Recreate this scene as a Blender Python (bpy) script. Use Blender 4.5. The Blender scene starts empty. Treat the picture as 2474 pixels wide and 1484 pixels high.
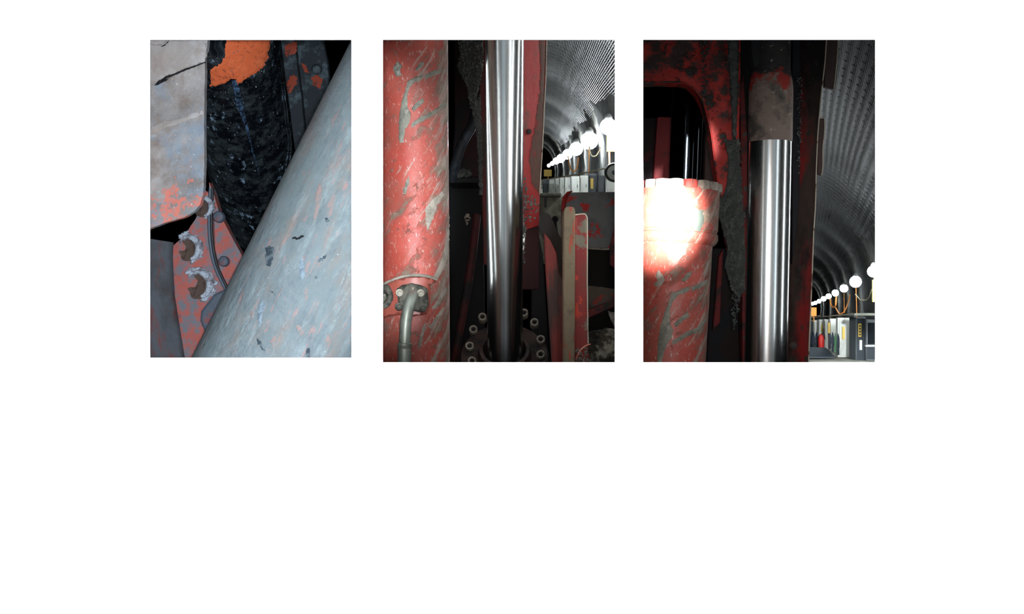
import bpy, bmesh, math, random
from mathutils import Vector, Matrix, noise, geometry

random.seed(7)
S = bpy.context.scene
COL = S.collection
F = 2474.0            # focal length in pixels (36 mm lens on a 36 mm sensor)
WALL = 6.0            # distance of the white wall from the camera


def srgb(r, g, b):
    def f(c):
        c /= 255.0
        return c / 12.92 if c <= 0.04045 else ((c + 0.055) / 1.055) ** 2.4
    return (f(r), f(g), f(b), 1.0)


def P(px, py, d):
    return Vector(((px - 1237.0) / F * d, d, (742.0 - py) / F * d))


def W(npx, d):
    return npx * d / F


# ------------------------------------------------------------------ camera, world, lights
cd = bpy.data.cameras.new('camera')
cam = bpy.data.objects.new('camera', cd)
COL.objects.link(cam)
cam.rotation_euler = (math.pi / 2, 0, 0)
cd.lens = 36.0
cd.sensor_width = 36.0
cd.sensor_fit = 'HORIZONTAL'
cd.clip_end = 500
S.camera = cam

wd = bpy.data.worlds.new('world')
S.world = wd
wd.use_nodes = True
bg = wd.node_tree.nodes['Background']
bg.inputs[0].default_value = (0.86, 0.95, 1.0, 1)
bg.inputs[1].default_value = 0.30

S.view_settings.view_transform = 'Standard'
S.view_settings.look = 'None'
S.view_settings.gamma = 1.0
S.view_settings.use_curve_mapping = False
S.view_settings.exposure = 0.0


def aim(o, target):
    d = Vector(target) - o.location
    o.rotation_euler = d.to_track_quat('-Z', 'Y').to_euler()


def sun(rot, e):
    l = bpy.data.lights.new('sun', 'SUN')
    l.energy = e
    l.angle = 0.02
    o = bpy.data.objects.new('sun', l)
    COL.objects.link(o)
    o.rotation_euler = rot
    return o


def spot(loc, tgt, e, size, col=(1, 1, 1), r=0.05, blend=0.3):
    l = bpy.data.lights.new('spot_lamp', 'SPOT')
    l.energy = e
    l.spot_size = math.radians(size)
    l.spot_blend = blend
    l.shadow_soft_size = r
    l.color = col
    o = bpy.data.objects.new('spot_lamp', l)
    COL.objects.link(o)
    o.location = loc
    aim(o, tgt)
    return o


def strip(loc, tgt, e, sx, sy, col=(1, 1, 1)):  # narrow area light, added out of view to streak the chrome rods
    l = bpy.data.lights.new('added_strip', 'AREA')
    l.shape = 'RECTANGLE'
    l.size = sx
    l.size_y = sy
    l.energy = e
    l.color = col
    o = bpy.data.objects.new('added_strip', l)
    COL.objects.link(o)
    o.location = loc
    aim(o, tgt)
    return o


def point(loc, e, col=(1, 1, 1), r=0.05):
    l = bpy.data.lights.new('added_point', 'POINT')
    l.energy = e
    l.color = col
    l.shadow_soft_size = r
    o = bpy.data.objects.new('added_point', l)
    COL.objects.link(o)
    o.location = loc
    return o


# the sun grazes the white wall from above, so it hardly enters the openings
sun((math.radians(11), 0, 0), 26.0)
# left opening: cool torch beside the viewer
spot((0.03, 0.0, 0.03), P(610, 480, 7.0), 2900, 23, (0.80, 0.92, 1.0), 0.10, 0.3)
# middle opening: soft neutral torch near the viewer
spot((-0.05, 0.0, 0.03), P(1130, 560, 7.2), 350, 18, (1.0, 0.98, 0.95), 0.12, 1.0)
for px, py, d, tx, td, e, w in ((905, 480, 6.06, 1100, 7.2, 2.0, .04), (1504, 230, 7.9, 1220, 7.0, 9, .05), (1500, 330, 6.10, 1220, 7.2, 5, .035),
                                (1500, 330, 6.5, 1150, 7.0, 3, .06), (1502, 330, 7.1, 1150, 6.9, 2.5, .06), (915, 300, 6.25, 1180, 7.2, 1.6, .05),
                                (1060, 440, 7.5, 1219, 7.2, 3.2, .05), (1076, 440, 7.26, 1219, 7.2, .8, .03)):
    strip(P(px, py, d), P(tx, py, td), e, w, 1.7, (0.92, 0.97, 1.0))  # unseen strips added around the bay for stripes on the middle rod
for x, e, w in ((0.42, 6, .06), (-0.5, 4, .10), (-1.0, 3.5, .2)):
    strip((x, -0.5, 0.4), P(1220, 480, 7.0), e, w, 1.8, (0.85, 0.95, 1.0))  # more added strips, behind the viewer, reflected in the same rod
# lights added beyond the tunnel row, hidden by the wall, to brighten the cabinets
point(P(1502, 310, 13.0), 420, (0.9, 0.96, 1.0), 0.08)
point(P(1502, 330, 10.6), 12, (0.9, 0.96, 1.0), 0.08)
# right opening: strong torch on the cylinder head, weak elsewhere
spot((1.35, 0.3, 0.2), P(1552, 522, 7.0), 60000, 7.0, (1.0, 0.96, 0.92), 0.06, 1.0)
spot((0.1, 0.0, 0.03), P(1750, 640, 7.2), 440, 22, (1.0, 0.95, 0.93), 0.10, 1.0)
for x, z, e in ((0.72, 2.30, 1500), (0.92, 2.42, 2200), (1.16, 2.36, 1800)):
    spot((x, 0.0, z), P(1650, 400, 8.0), e, 3.2, (0.95, 0.98, 1.0), 0.035, 0.6)  # unseen spots added to draw highlight lines on the black rod
for px, py, d, tx, td, e, w in ((2128, 520, 7.9, 1850, 7.1, 5, .05), (2135, 520, 6.15, 1855, 7.1, 1.6, .04), (2140, 520, 6.8, 1855, 7.1, 2.2, .06), (1538, 480, 6.08, 1855, 7.1, 1.6, .05)):
    strip(P(px, py, d), P(tx, py, td), e, w, 1.7, (0.92, 0.97, 1.0))  # unseen strips added beside the bay for stripes on the right rod
for x, e, w in ((1.75, 2.6, .03), (1.3, 1, .12), (2.4, 1, .12)):
    strip((x, -0.6, 0.1), P(1855, 520, 7.1), e, w, 1.2, (0.85, 0.95, 1.0))  # strips added behind the viewer for the right rod's reflections
spot(P(2150, 640, 10.5), P(2030, 850, 16.0), 1500, 62, (0.9, 0.96, 1.0), 0.08, 0.5)  # unseen spot added to light the fronts of the far cabinets
point(P(2155, 640, 12.0), 18, (0.9, 0.96, 1.0), 0.08)  # unseen point light added to fill the right tunnel
point(P(2165, 640, 14.0), 60, (0.9, 0.96, 1.0), 0.08)  # second added fill, also out of view


# ------------------------------------------------------------------ object helpers
def tag(o, label=None, cat=None, group=None, kind=None):
    if label: o['label'] = label
    if cat: o['category'] = cat
    if group: o['group'] = group
    if kind: o['kind'] = kind
    return o


def empty(name, loc, label, cat, group=None):
    o = bpy.data.objects.new(name, None)
    COL.objects.link(o)
    o.location = loc
    o.empty_display_size = 0.1
    return tag(o, label, cat, group)


def wloc(o):
    v = Vector(o.location)
    while o.parent:
        o = o.parent
        v += Vector(o.location)
    return v


def mk(name, verts, faces, mat, parent=None, smooth=False, bevel=0.0, uvs=None, origin=None, smooth_angle=None):
    """verts in world coordinates; origin moved to their centre."""
    c = Vector(origin) if origin is not None else sum((Vector(v) for v in verts), Vector()) / len(verts)
    me = bpy.data.meshes.new(name)
    me.from_pydata([tuple(Vector(v) - c) for v in verts], [], faces)
    if uvs is not None:
        ul = me.uv_layers.new(name='UVMap')
        for poly in me.polygons:
            for li in poly.loop_indices:
                ul.data[li].uv = uvs[me.loops[li].vertex_index]
    me.validate()
    bm = bmesh.new()
    bm.from_mesh(me)
    bmesh.ops.recalc_face_normals(bm, faces=bm.faces)
    if smooth_angle is not None:
        for f in bm.faces: f.smooth = True
        for e in bm.edges:
            if len(e.link_faces) == 2 and e.calc_face_angle(0) > smooth_angle:
                e.smooth = False
    bm.to_mesh(me)
    bm.free()
    if smooth:
        for p in me.polygons: p.use_smooth = True
    me.materials.append(mat)
    o = bpy.data.objects.new(name, me)
    COL.objects.link(o)
    if parent is not None:
        o.parent = parent
        o.location = c - wloc(parent)
    else:
        o.location = c
    if bevel:
        m = o.modifiers.new('bevel', 'BEVEL')
        m.width = bevel
        m.segments = 2
        m.limit_method = 'ANGLE'
        m.angle_limit = math.radians(40)
    return o


def frame(u):
    u = Vector(u).normalized()
    ref = Vector((0, -1, 0))                      # angle 0 faces the viewer
    e1 = ref - u * ref.dot(u)
    if e1.length < 1e-3:
        e1 = Vector((1, 0, 0)) - u * u.x
    e1.normalize()
    e2 = u.cross(e1)
    return u, e1, e2


class Cyl:
    """tapering round bar from A to B"""
    def __init__(s, A, B, ra, rb):
        s.A, s.B, s.ra, s.rb = Vector(A), Vector(B), ra, rb
        s.L = (s.B - s.A).length
        s.u, s.e1, s.e2 = frame(s.B - s.A)
        s.k = (rb - ra) / s.L

    def at(s, a, z, dr=0.0):
        r = s.ra + s.k * z + dr
        return s.A + s.u * z + (s.e1 * math.cos(a) + s.e2 * math.sin(a)) * r

    def hit(s, px, py, off=0.0):
        D = P(px, py, 1.0)
        # perp^2 - (ra + k s)^2 = 0 with s = t*du - Au
        du, Au = D.dot(s.u), s.A.dot(s.u)
        r0 = s.ra + off
        a = D.dot(D) - du * du - s.k ** 2 * du * du
        b = -2 * D.dot(s.A) + 2 * du * Au - 2 * s.k * du * (r0 - s.k * Au)
        c = s.A.dot(s.A) - Au * Au - (r0 - s.k * Au) ** 2
        q = b * b - 4 * a * c
        if q < 0:
            q = 0.0
        t = (-b - math.sqrt(q)) / (2 * a)
        return D * t


class Plane:
    def __init__(s, a, b, c):
        s.a = Vector(a)
        s.n = (Vector(b) - s.a).cross(Vector(c) - s.a).normalized()
        if s.n.y > 0: s.n = -s.n

    def hit(s, px, py, off=0.0):
        D = P(px, py, 1.0)
        return D * ((s.a + s.n * off).dot(s.n) / D.dot(s.n))


def flat(d):
    return Plane(P(0, 0, d), P(100, 0, d), P(0, 100, d))


def lathe(name, cyl, prof, mat, parent=None, n=48, a0=0.0, a1=2 * math.pi, smooth_angle=0.6, origin=None, wob=0.0, cap=True):
    """prof: list of (z, dr or absolute radius) along the axis of cyl"""
    vs, fs, uv = [], [], []
    closed = abs((a1 - a0) - 2 * math.pi) < 1e-6
    m = n if closed else n + 1
    for (z, r) in prof:
        for i in range(m):
            a = a0 + (a1 - a0) * i / n
            rr = r
            if wob:
                rr = r * (1 + wob * noise.noise(Vector((math.cos(a) * 3, math.sin(a) * 3, z * 8))))
            vs.append(cyl.A + cyl.u * z + (cyl.e1 * math.cos(a) + cyl.e2 * math.sin(a)) * rr)
            aa = a if a <= math.pi else a - 2 * math.pi
            uv.append((aa * max(r, 0.01), z))
    for j in range(len(prof) - 1):
        for i in range(n):
            i2 = (i + 1) % m
            fs.append((j * m + i, j * m + i2, (j + 1) * m + i2, (j + 1) * m + i))
    if closed and cap:
        fs.append(tuple(range(m - 1, -1, -1)))
        k = (len(prof) - 1) * m
        fs.append(tuple(range(k, k + m)))
    return mk(name, vs, fs, mat, parent, uvs=uv, smooth_angle=smooth_angle, origin=origin)


def rod(name, cyl, mat, parent=None, n=48, rings=1, caps=0.0):
    prof = []
    for i in range(rings + 1):
        z = cyl.L * i / rings
        prof.append((z, cyl.ra + cyl.k * z))
    return lathe(name, cyl, prof, mat, parent, n)


def smooth_path(pts, sub=6):
    pts = [Vector(p) for p in pts]
    out = []
    for i in range(len(pts) - 1):
        p0, p1 = pts[max(i - 1, 0)], pts[i]
        p2, p3 = pts[i + 1], pts[min(i + 2, len(pts) - 1)]
        for k in range(sub):
            t = k / sub
            out.append(0.5 * ((2 * p1) + (p2 - p0) * t + (2 * p0 - 5 * p1 + 4 * p2 - p3) * t * t
                              + (3 * p1 - p0 - 3 * p2 + p3) * t ** 3))
    out.append(pts[-1])
    return out


def tube(name, pts, r, mat, parent=None, n=10, sub=6):
    pts = smooth_path(pts, sub) if len(pts) > 2 else [Vector(p) for p in pts]
    rr = r if callable(r) else (lambda t: r)
    vs, fs, uv = [], [], []
    prev = None
    for i, p in enumerate(pts):
        t = (pts[min(i + 1, len(pts) - 1)] - pts[max(i - 1, 0)]).normalized()
        if prev is None:
            e1 = frame(t)[1]
        else:
            e1 = (prev - t * prev.dot(t)).normalized()
        prev = e1
        e2 = t.cross(e1)
        for k in range(n):
            a = 2 * math.pi * k / n
            q = rr(i / (len(pts) - 1))
            vs.append(p + (e1 * math.cos(a) + e2 * math.sin(a)) * q)
            uv.append((a * q, i * 0.05))
    for i in range(len(pts) - 1):
        for k in range(n):
            k2 = (k + 1) % n
            fs.append((i * n + k, i * n + k2, (i + 1) * n + k2, (i + 1) * n + k))
    fs.append(tuple(range(n - 1, -1, -1)))
    fs.append(tuple(range((len(pts) - 1) * n, len(pts) * n)))
    return mk(name, vs, fs, mat, parent, smooth_angle=1.0, uvs=uv)


def prism(name, poly, d, t, mat, parent=None, bevel=0.01, surf=None, dirn=None):
    """outline in pixels laid on a plane at its own depth, thickness t going away"""
    sf = surf or flat(d)
    fr = [sf.hit(q[0], q[1]) if len(q) == 2 else P(*q) for q in poly]
    back = Vector(dirn) if dirn is not None else Vector((0, t, 0))
    n = len(fr)
    vs = fr + [v + back for v in fr]
    fs = [tuple(range(n)), tuple(range(2 * n - 1, n - 1, -1))]
    fs += [(i, i + n, (i + 1) % n + n, (i + 1) % n) for i in range(n)]
    return mk(name, vs, fs, mat, parent, bevel=bevel)


def box(name, lo, hi, mat, parent=None, bevel=0.005):
    x0, y0, z0 = lo
    x1, y1, z1 = hi
    vs = [(x, y, z) for x in (x0, x1) for y in (y0, y1) for z in (z0, z1)]
    fs = [(0, 1, 3, 2), (4, 6, 7, 5), (0, 4, 5, 1), (2, 3, 7, 6), (0, 2, 6, 4), (1, 5, 7, 3)]
    return mk(name, vs, fs, mat, parent, bevel=bevel)


def pbox(name, x0, y0, x1, y1, d, t, mat, parent=None, bevel=0.005):
    """box whose front face covers the pixel rectangle at depth d"""
    a, b = P(x0, y1, d), P(x1, y0, d)
    return box(name, (a.x, d, a.z), (b.x, d + t, b.z), mat, parent, bevel)


def inside(x, y, poly):
    c = False
    j = len(poly) - 1
    for i in range(len(poly)):
        xi, yi = poly[i][:2]
        xj, yj = poly[j][:2]
        if (yi > y) != (yj > y) and x < (xj - xi) * (y - yi) / (yj - yi) + xi:
            c = not c
        j = i
    return c


def dense(poly, step, jag=0.0, fr=0.15, seed=0.0):
    out = []
    n = len(poly)
    for i in range(n):
        a, b = Vector(poly[i][:2]), Vector(poly[(i + 1) % n][:2])
        m = max(1, int((b - a).length / step))
        for k in range(m):
            p = a.lerp(b, k / m)
            if jag:
                q = Vector((p.x * fr, p.y * fr, seed))
                p = p + Vector((noise.noise(q), noise.noise(q + Vector((31.7, 5.1, 0))))) * jag
                p = p + Vector((random.uniform(-1, 1), random.uniform(-1, 1))) * jag * 0.35
            out.append(p)
    return out


def skin(name, poly, surf, h, mat, parent=None, step=5.0, jag=0.0, amp=0.0, nscale=0.08, back=0.03, fr=0.15, edge=True, seed=0.0, hold=None):
    """a layer lying on a surface: dense outline + interior points, raised by h and roughened by amp"""
    bd = dense(poly, step, jag, fr, seed)
    x0 = min(p.x for p in bd); x1 = max(p.x for p in bd)
    y0 = min(p.y for p in bd); y1 = max(p.y for p in bd)
    pts = list(bd)
    nb = len(bd)
    y = y0
    row = 0
    while y < y1:
        x = x0 + (step / 2 if row % 2 else 0)
        while x < x1:
            if inside(x, y, bd) and min((p.x - x) ** 2 + (p.y - y) ** 2 for p in bd) > (step * 0.45) ** 2:
                pts.append(Vector((x + random.uniform(-.2, .2) * step, y + random.uniform(-.2, .2) * step)))
            x += step
        y += step * 0.87
        row += 1
    r = geometry.delaunay_2d_cdt([Vector((p.x, p.y)) for p in pts], [(i, (i + 1) % nb) for i in range(nb)], [], 1, 1e-4)
    vv, ee, ff = r[0], r[1], r[2]
    cnt = {}
    for f in ff:
        for i in range(len(f)):
            e = (f[i], f[(i + 1) % len(f)])
            cnt[e] = 1
    bedge = [e for e in cnt if (e[1], e[0]) not in cnt]
    vs = []
    bset = set(i for e in bedge for i in e)
    for i, p in enumerate(vv):
        q = Vector((p.x, p.y, 0)) * nscale
        dh = amp * (noise.noise(q) + 0.5 * noise.noise(q * 2.3) + 0.3 * noise.noise(q * 5.1))
        hh = h + dh
        if i in bset and edge:
            hh = h * 0.35
        vs.append(surf.hit(p.x, p.y, hh))
    fs = [tuple(f) for f in ff]
    n0 = len(vs)
    m = {}
    for i in bset:
        m[i] = len(vs)
        vs.append(surf.hit(vv[i].x, vv[i].y, -0.002) + Vector((0, back, 0)))
    for a, b in bedge:
        fs.append((b, a, m[a], m[b]))
    return mk(name, vs, fs, mat, parent, smooth_angle=0.9)


ICO = None


def ico():
    global ICO
    if ICO is None:
        bm = bmesh.new()
        bmesh.ops.create_icosphere(bm, subdivisions=1, radius=1)
        ICO = ([v.co.copy() for v in bm.verts], [tuple(v.index for v in f.verts) for f in bm.faces])
        bm.free()
    return ICO


def rubble(name, poly, surf, n, smin, smax, mat, parent=None, label=None, lift=0.3, gap=0.8, bed=False):
    """caked gravel: many small stones stuck to a surface, joined into one part"""
    if bed:
        skin('gravel_bed', poly, surf, .001, mat, parent, step=5, jag=3, fr=.3, amp=.005, nscale=.15, back=.03)
    V, Fc = ico()
    vs, fs = [], []
    x0 = min(p[0] for p in poly); x1 = max(p[0] for p in poly)
    y0 = min(p[1] for p in poly); y1 = max(p[1] for p in poly)
    k = 0
    tries = 0
    placed = []
    while k < n and tries < n * 40:
        tries += 1
        x, y = random.uniform(x0, x1), random.uniform(y0, y1)
        if not inside(x, y, poly): continue
        s = random.uniform(smin, smax)
        if any((x - a) ** 2 + (y - b) ** 2 < (gap * (s + c) / 1.6) ** 2 for a, b, c in placed): continue
        placed.append((x, y, s))
        c = surf.hit(x, y, 0.0)
        s = s * c.y / F
        c = c + Vector((0, -s * (lift + (.5 if bed else 0)), 0))
        rot = Matrix.Rotation(random.uniform(0, 6.28), 3, Vector((random.random(), random.random(), random.random() + .01)))
        b = len(vs)
        sc = Vector((random.uniform(.7, 1.2), random.uniform(.7, 1.2), random.uniform(.7, 1.2)))
        for v in V:
            w = Vector((v.x * sc.x, v.y * sc.y, v.z * sc.z)) * s * random.uniform(.85, 1.15)
            vs.append(c + rot @ w)
        fs += [tuple(i + b for i in f) for f in Fc]
        k += 1
    o = mk(name, vs, fs, mat, parent)
    tag(o, label, None, None, 'stuff')
    return o


# ------------------------------------------------------------------ materials
def worn(name, base, layers=(), rough=0.6, metal=0.0, bump=0.0, bscale=40.0, coord='Object', var=0.0, vscale=3.0, spec=0.4, coat=0.0):
    """base colour with patches of other colours laid over by noise masks"""
    m = bpy.data.materials.new(name)
    m.use_nodes = True
    nt = m.node_tree
    N, L = nt.nodes, nt.links
    b = N['Principled BSDF']
    tc = N.new('ShaderNodeTexCoord')
    src = tc.outputs[coord]

    def nz(scale, detail, stretch=None, rot=None, loc=(0, 0, 0), ro=0.6):
        s = src
        if rot:
            mr = N.new('ShaderNodeMapping'); mr.inputs['Rotation'].default_value = [math.radians(r) for r in rot]
            L.new(s, mr.inputs[0]); s = mr.outputs[0]
        mp = N.new('ShaderNodeMapping')
        mp.inputs['Scale'].default_value = stretch or (1, 1, 1)
        mp.inputs['Location'].default_value = loc
        L.new(s, mp.inputs[0])
        t = N.new('ShaderNodeTexNoise')
        t.inputs['Scale'].default_value = scale
        t.inputs['Detail'].default_value = detail
        t.inputs['Roughness'].default_value = ro
        L.new(mp.outputs[0], t.inputs['Vector'])
        return t.outputs[0]

    def ramp(s, lo, hi):
        r = N.new('ShaderNodeMapRange')
        r.inputs[1].default_value = lo
        r.inputs[2].default_value = hi
        L.new(s, r.inputs[0])
        return r.outputs[0]

    col = None
    if var:
        mx = N.new('ShaderNodeMix'); mx.data_type = 'RGBA'
        mx.inputs[6].default_value = tuple(c * (1 - var) for c in base[:3]) + (1,)
        mx.inputs[7].default_value = tuple(min(1, c * (1 + var)) for c in base[:3]) + (1,)
        L.new(ramp(nz(vscale, 6), 0.3, 0.7), mx.inputs[0])
        col = mx.outputs[2]
    rsock = None
    hsock = None
    for i, ly in enumerate(layers):
        s = nz(ly.get('scale', 5), ly.get('detail', 8), ly.get('stretch'), ly.get('rot'), (i * 7.3, i * 3.1, i * 5.7), ly.get('ro', 0.62))
        if 'grad' in ly:                                   # dirt gathers towards one side or end
            ax, g0, g1, amt = ly['grad']
            sp = N.new('ShaderNodeSeparateXYZ'); L.new(src, sp.inputs[0])
            g = ramp(sp.outputs[ax], g0, g1)
            mu = N.new('ShaderNodeMath'); mu.operation = 'MULTIPLY_ADD'
            L.new(g, mu.inputs[0]); mu.inputs[1].default_value = amt; L.new(s, mu.inputs[2])
            s = mu.outputs[0]
        f = ramp(s, ly['lo'], ly['hi'])
        if 'amt' in ly:
            mu = N.new('ShaderNodeMath'); mu.operation = 'MULTIPLY'
            L.new(f, mu.inputs[0]); mu.inputs[1].default_value = ly['amt']
            f = mu.outputs[0]
        mx = N.new('ShaderNodeMix'); mx.data_type = 'RGBA'
        L.new(f, mx.inputs[0])
        if col is not None: L.new(col, mx.inputs[6])
        else: mx.inputs[6].default_value = base
        mx.inputs[7].default_value = ly['col']
        col = mx.outputs[2]
        if 'rough' in ly:
            mr = N.new('ShaderNodeMix'); mr.data_type = 'FLOAT'
            L.new(f, mr.inputs[0])
            if rsock is not None: L.new(rsock, mr.inputs[2])
            else: mr.inputs[2].default_value = rough
            mr.inputs[3].default_value = ly['rough']
            rsock = mr.outputs[0]
        if ly.get('h'):
            mu = N.new('ShaderNodeMath'); mu.operation = 'MULTIPLY'
            L.new(f, mu.inputs[0]); mu.inputs[1].default_value = ly['h']
            if hsock is None: hsock = mu.outputs[0]
            else:
                ad = N.new('ShaderNodeMath'); ad.operation = 'ADD'
                L.new(hsock, ad.inputs[0]); L.new(mu.outputs[0], ad.inputs[1]); hsock = ad.outputs[0]
    if col is not None: L.new(col, b.inputs['Base Color'])
    else: b.inputs['Base Color'].default_value = base
    if rsock is not None: L.new(rsock, b.inputs['Roughness'])
    else: b.inputs['Roughness'].default_value = rough
    b.inputs['Metallic'].default_value = metal
    b.inputs['Specular IOR Level'].default_value = spec
    b.inputs['Coat Weight'].default_value = coat
    if bump or hsock is not None:
        bp = N.new('ShaderNodeBump')
        bp.inputs['Strength'].default_value = 1.0
        bp.inputs['Distance'].default_value = 1.0
        g = nz(bscale, 8)
        mu = N.new('ShaderNodeMath'); mu.operation = 'MULTIPLY'
        L.new(g, mu.inputs[0]); mu.inputs[1].default_value = bump
        h = mu.outputs[0]
        if hsock is not None:
            ad = N.new('ShaderNodeMath'); ad.operation = 'ADD'
            L.new(h, ad.inputs[0]); L.new(hsock, ad.inputs[1]); h = ad.outputs[0]
        L.new(h, bp.inputs['Height'])
        L.new(bp.outputs[0], b.inputs['Normal'])
    return m


def lamp_mat(name, col, e):
    m = bpy.data.materials.new(name)
    m.use_nodes = True
    b = m.node_tree.nodes['Principled BSDF']
    b.inputs['Base Color'].default_value = (0.9, 0.9, 0.9, 1)
    b.inputs['Emission Color'].default_value = col
    b.inputs['Emission Strength'].default_value = e
    return m


M = {}
M['white'] = worn('white_wall_paint', (0.93, 0.93, 0.93, 1), rough=0.9, spec=0.1)
M['rock'] = worn('dark_rock', (0.010, 0.010, 0.011, 1), rough=0.95, bump=0.02, bscale=3, spec=0.1)

RED = srgb(168, 72, 60)
MUD = srgb(122, 112, 98)
DMUD = srgb(72, 74, 66)
M['plate_grey'] = worn('rusted_grey_plate', srgb(128, 124, 124), [
    dict(col=srgb(160, 150, 146), scale=2.2, lo=.42, hi=.62, amt=.8),
    dict(col=srgb(108, 86, 74), scale=3.2, lo=.46, hi=.64, amt=.7, ro=.75),
    dict(col=srgb(116, 130, 146), scale=4.5, lo=.50, hi=.64, amt=.7, ro=.72),
    dict(col=srgb(88, 76, 70), scale=9.0, lo=.56, hi=.72, amt=.55, grad=(2, -.1, -.5, .06)),
    dict(col=srgb(206, 104, 84), scale=9.0, lo=.66, hi=.72, grad=(2, -.22, -.50, .19), amt=.8, ro=.75),
    dict(col=srgb(205, 205, 210), scale=60, lo=.70, hi=.74, detail=2, amt=.7),
], rough=.75, bump=.012, bscale=18, var=.15)
M['flake'] = worn('flaked_scale', srgb(146, 136, 132), [
    dict(col=srgb(120, 100, 88), scale=3.5, lo=.48, hi=.66, amt=.6),
    dict(col=srgb(170, 164, 166), scale=6, lo=.52, hi=.66, amt=.6),
], rough=.8, bump=.012, bscale=16, var=.12)
M['boom'] = worn('pale_grey_boom', srgb(132, 142, 146), [
    dict(col=srgb(98, 108, 118), scale=7, lo=.50, hi=.70, amt=.75, stretch=(1.8, .5, 1), ro=.8),
    dict(col=srgb(152, 132, 120), scale=4, lo=.50, hi=.66, amt=.6, stretch=(1.6, .5, 1), ro=.75),
    dict(col=srgb(180, 190, 194), scale=6, lo=.52, hi=.68, amt=.6, stretch=(1.8, .4, 1), ro=.8),
    dict(col=srgb(208, 142, 130), scale=12, lo=.575, hi=.66, amt=.6, stretch=(2.2, .45, 1), ro=.72),
    dict(col=srgb(90, 108, 130), scale=16, lo=.62, hi=.68, amt=.7, stretch=(2.0, .5, 1), ro=.7),
    dict(col=srgb(225, 235, 240), scale=60, lo=.72, hi=.75, detail=2, amt=.8),
], rough=.6, bump=.016, bscale=18, coord='UV', var=.12, vscale=6)
M['gloss_black'] = worn('glossy_black_paint', (0.004, 0.005, 0.007, 1), [
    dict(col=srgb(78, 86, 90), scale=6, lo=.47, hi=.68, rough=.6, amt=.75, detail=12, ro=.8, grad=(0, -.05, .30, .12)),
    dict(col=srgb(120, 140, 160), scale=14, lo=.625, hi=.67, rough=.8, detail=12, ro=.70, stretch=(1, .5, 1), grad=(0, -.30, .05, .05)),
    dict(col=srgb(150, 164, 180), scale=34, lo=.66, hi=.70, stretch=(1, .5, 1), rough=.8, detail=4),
], rough=.14, bump=.002, bscale=30, coord='UV', spec=.6)
M['orange'] = worn('orange_paint', srgb(222, 104, 62), [
    dict(col=srgb(120, 62, 46), scale=16, lo=.55, hi=.66, stretch=(2.2, 1, .5), rot=(0, 25, 0), amt=.8, ro=.75, h=.0012),
    dict(col=srgb(232, 124, 82), scale=5, lo=.52, hi=.66, amt=.6),
    dict(col=srgb(84, 90, 98), scale=11, lo=.635, hi=.66, ro=.7),
], rough=.6, bump=.004, bscale=25)
M['orange_dull'] = worn('dull_orange_paint', srgb(150, 58, 36), [
    dict(col=srgb(40, 36, 34), scale=14, lo=.55, hi=.64)], rough=.7, bump=.004, bscale=30)
M['dark_steel'] = worn('dark_dirty_steel', srgb(34, 40, 46), [
    dict(col=srgb(104, 120, 128), scale=6, lo=.50, hi=.68, amt=.8, ro=.75),
    dict(col=srgb(120, 52, 36), scale=6, lo=.66, hi=.70, amt=.7),
], rough=.7, bump=.006, bscale=22)
M['flange'] = worn('red_grey_flange', srgb(164, 82, 72), [
    dict(col=srgb(104, 104, 112), scale=7, lo=.47, hi=.55, ro=.78),
    dict(col=srgb(148, 88, 84), scale=13, lo=.54, hi=.64, amt=.7),
    dict(col=srgb(70, 74, 84), scale=8, lo=.60, hi=.66, amt=.8),
], rough=.7, bump=.008, bscale=26)
M['flange_dark'] = worn('slate_steel', srgb(74, 80, 92), [
    dict(col=srgb(130, 62, 56), scale=5, lo=.56, hi=.62, amt=.8)], rough=.65, bump=.006, bscale=30)
M['side'] = worn('grey_side_plate', srgb(84, 86, 92), [
    dict(col=srgb(120, 58, 54), scale=4.5, lo=.50, hi=.60, stretch=(2.2, 1, .6), amt=.8, ro=.72),
    dict(col=srgb(60, 52, 50), scale=4, lo=.5, hi=.7, amt=.7)], rough=.7, bump=.006, bscale=26)
M['crust'] = worn('white_crust', srgb(176, 182, 194), [
    dict(col=srgb(112, 104, 112), scale=22, lo=.46, hi=.60, ro=.75)], rough=.9, bump=.012, bscale=60)
M['rust'] = worn('brown_rust', srgb(88, 70, 62), [
    dict(col=srgb(66, 48, 42), scale=25, lo=.5, hi=.65)], rough=.9, bump=.010, bscale=50)
M['rubber'] = worn('black_rubber', srgb(26, 28, 32), rough=.45, bump=.002)
M['slate'] = worn('slate_rubber', srgb(72, 80, 92), rough=.5, bump=.003)
M['scuff_dark'] = worn('dark_scuff', srgb(62, 74, 84), [dict(col=srgb(120, 130, 138), scale=16, lo=.5, hi=.62)], rough=.8, bump=.004)
M['scrape_pink'] = worn('pink_scrape', srgb(176, 142, 136), [dict(col=srgb(136, 140, 142), scale=24, lo=.44, hi=.58, ro=.75)], rough=.7, bump=.008)
M['scrape_pale'] = worn('pale_scrape', srgb(150, 164, 178), [dict(col=srgb(110, 122, 134), scale=24, lo=.46, hi=.58, ro=.75)], rough=.7, bump=.008)
M['crack'] = worn('black_crack', srgb(22, 22, 26), rough=.9)

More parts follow.
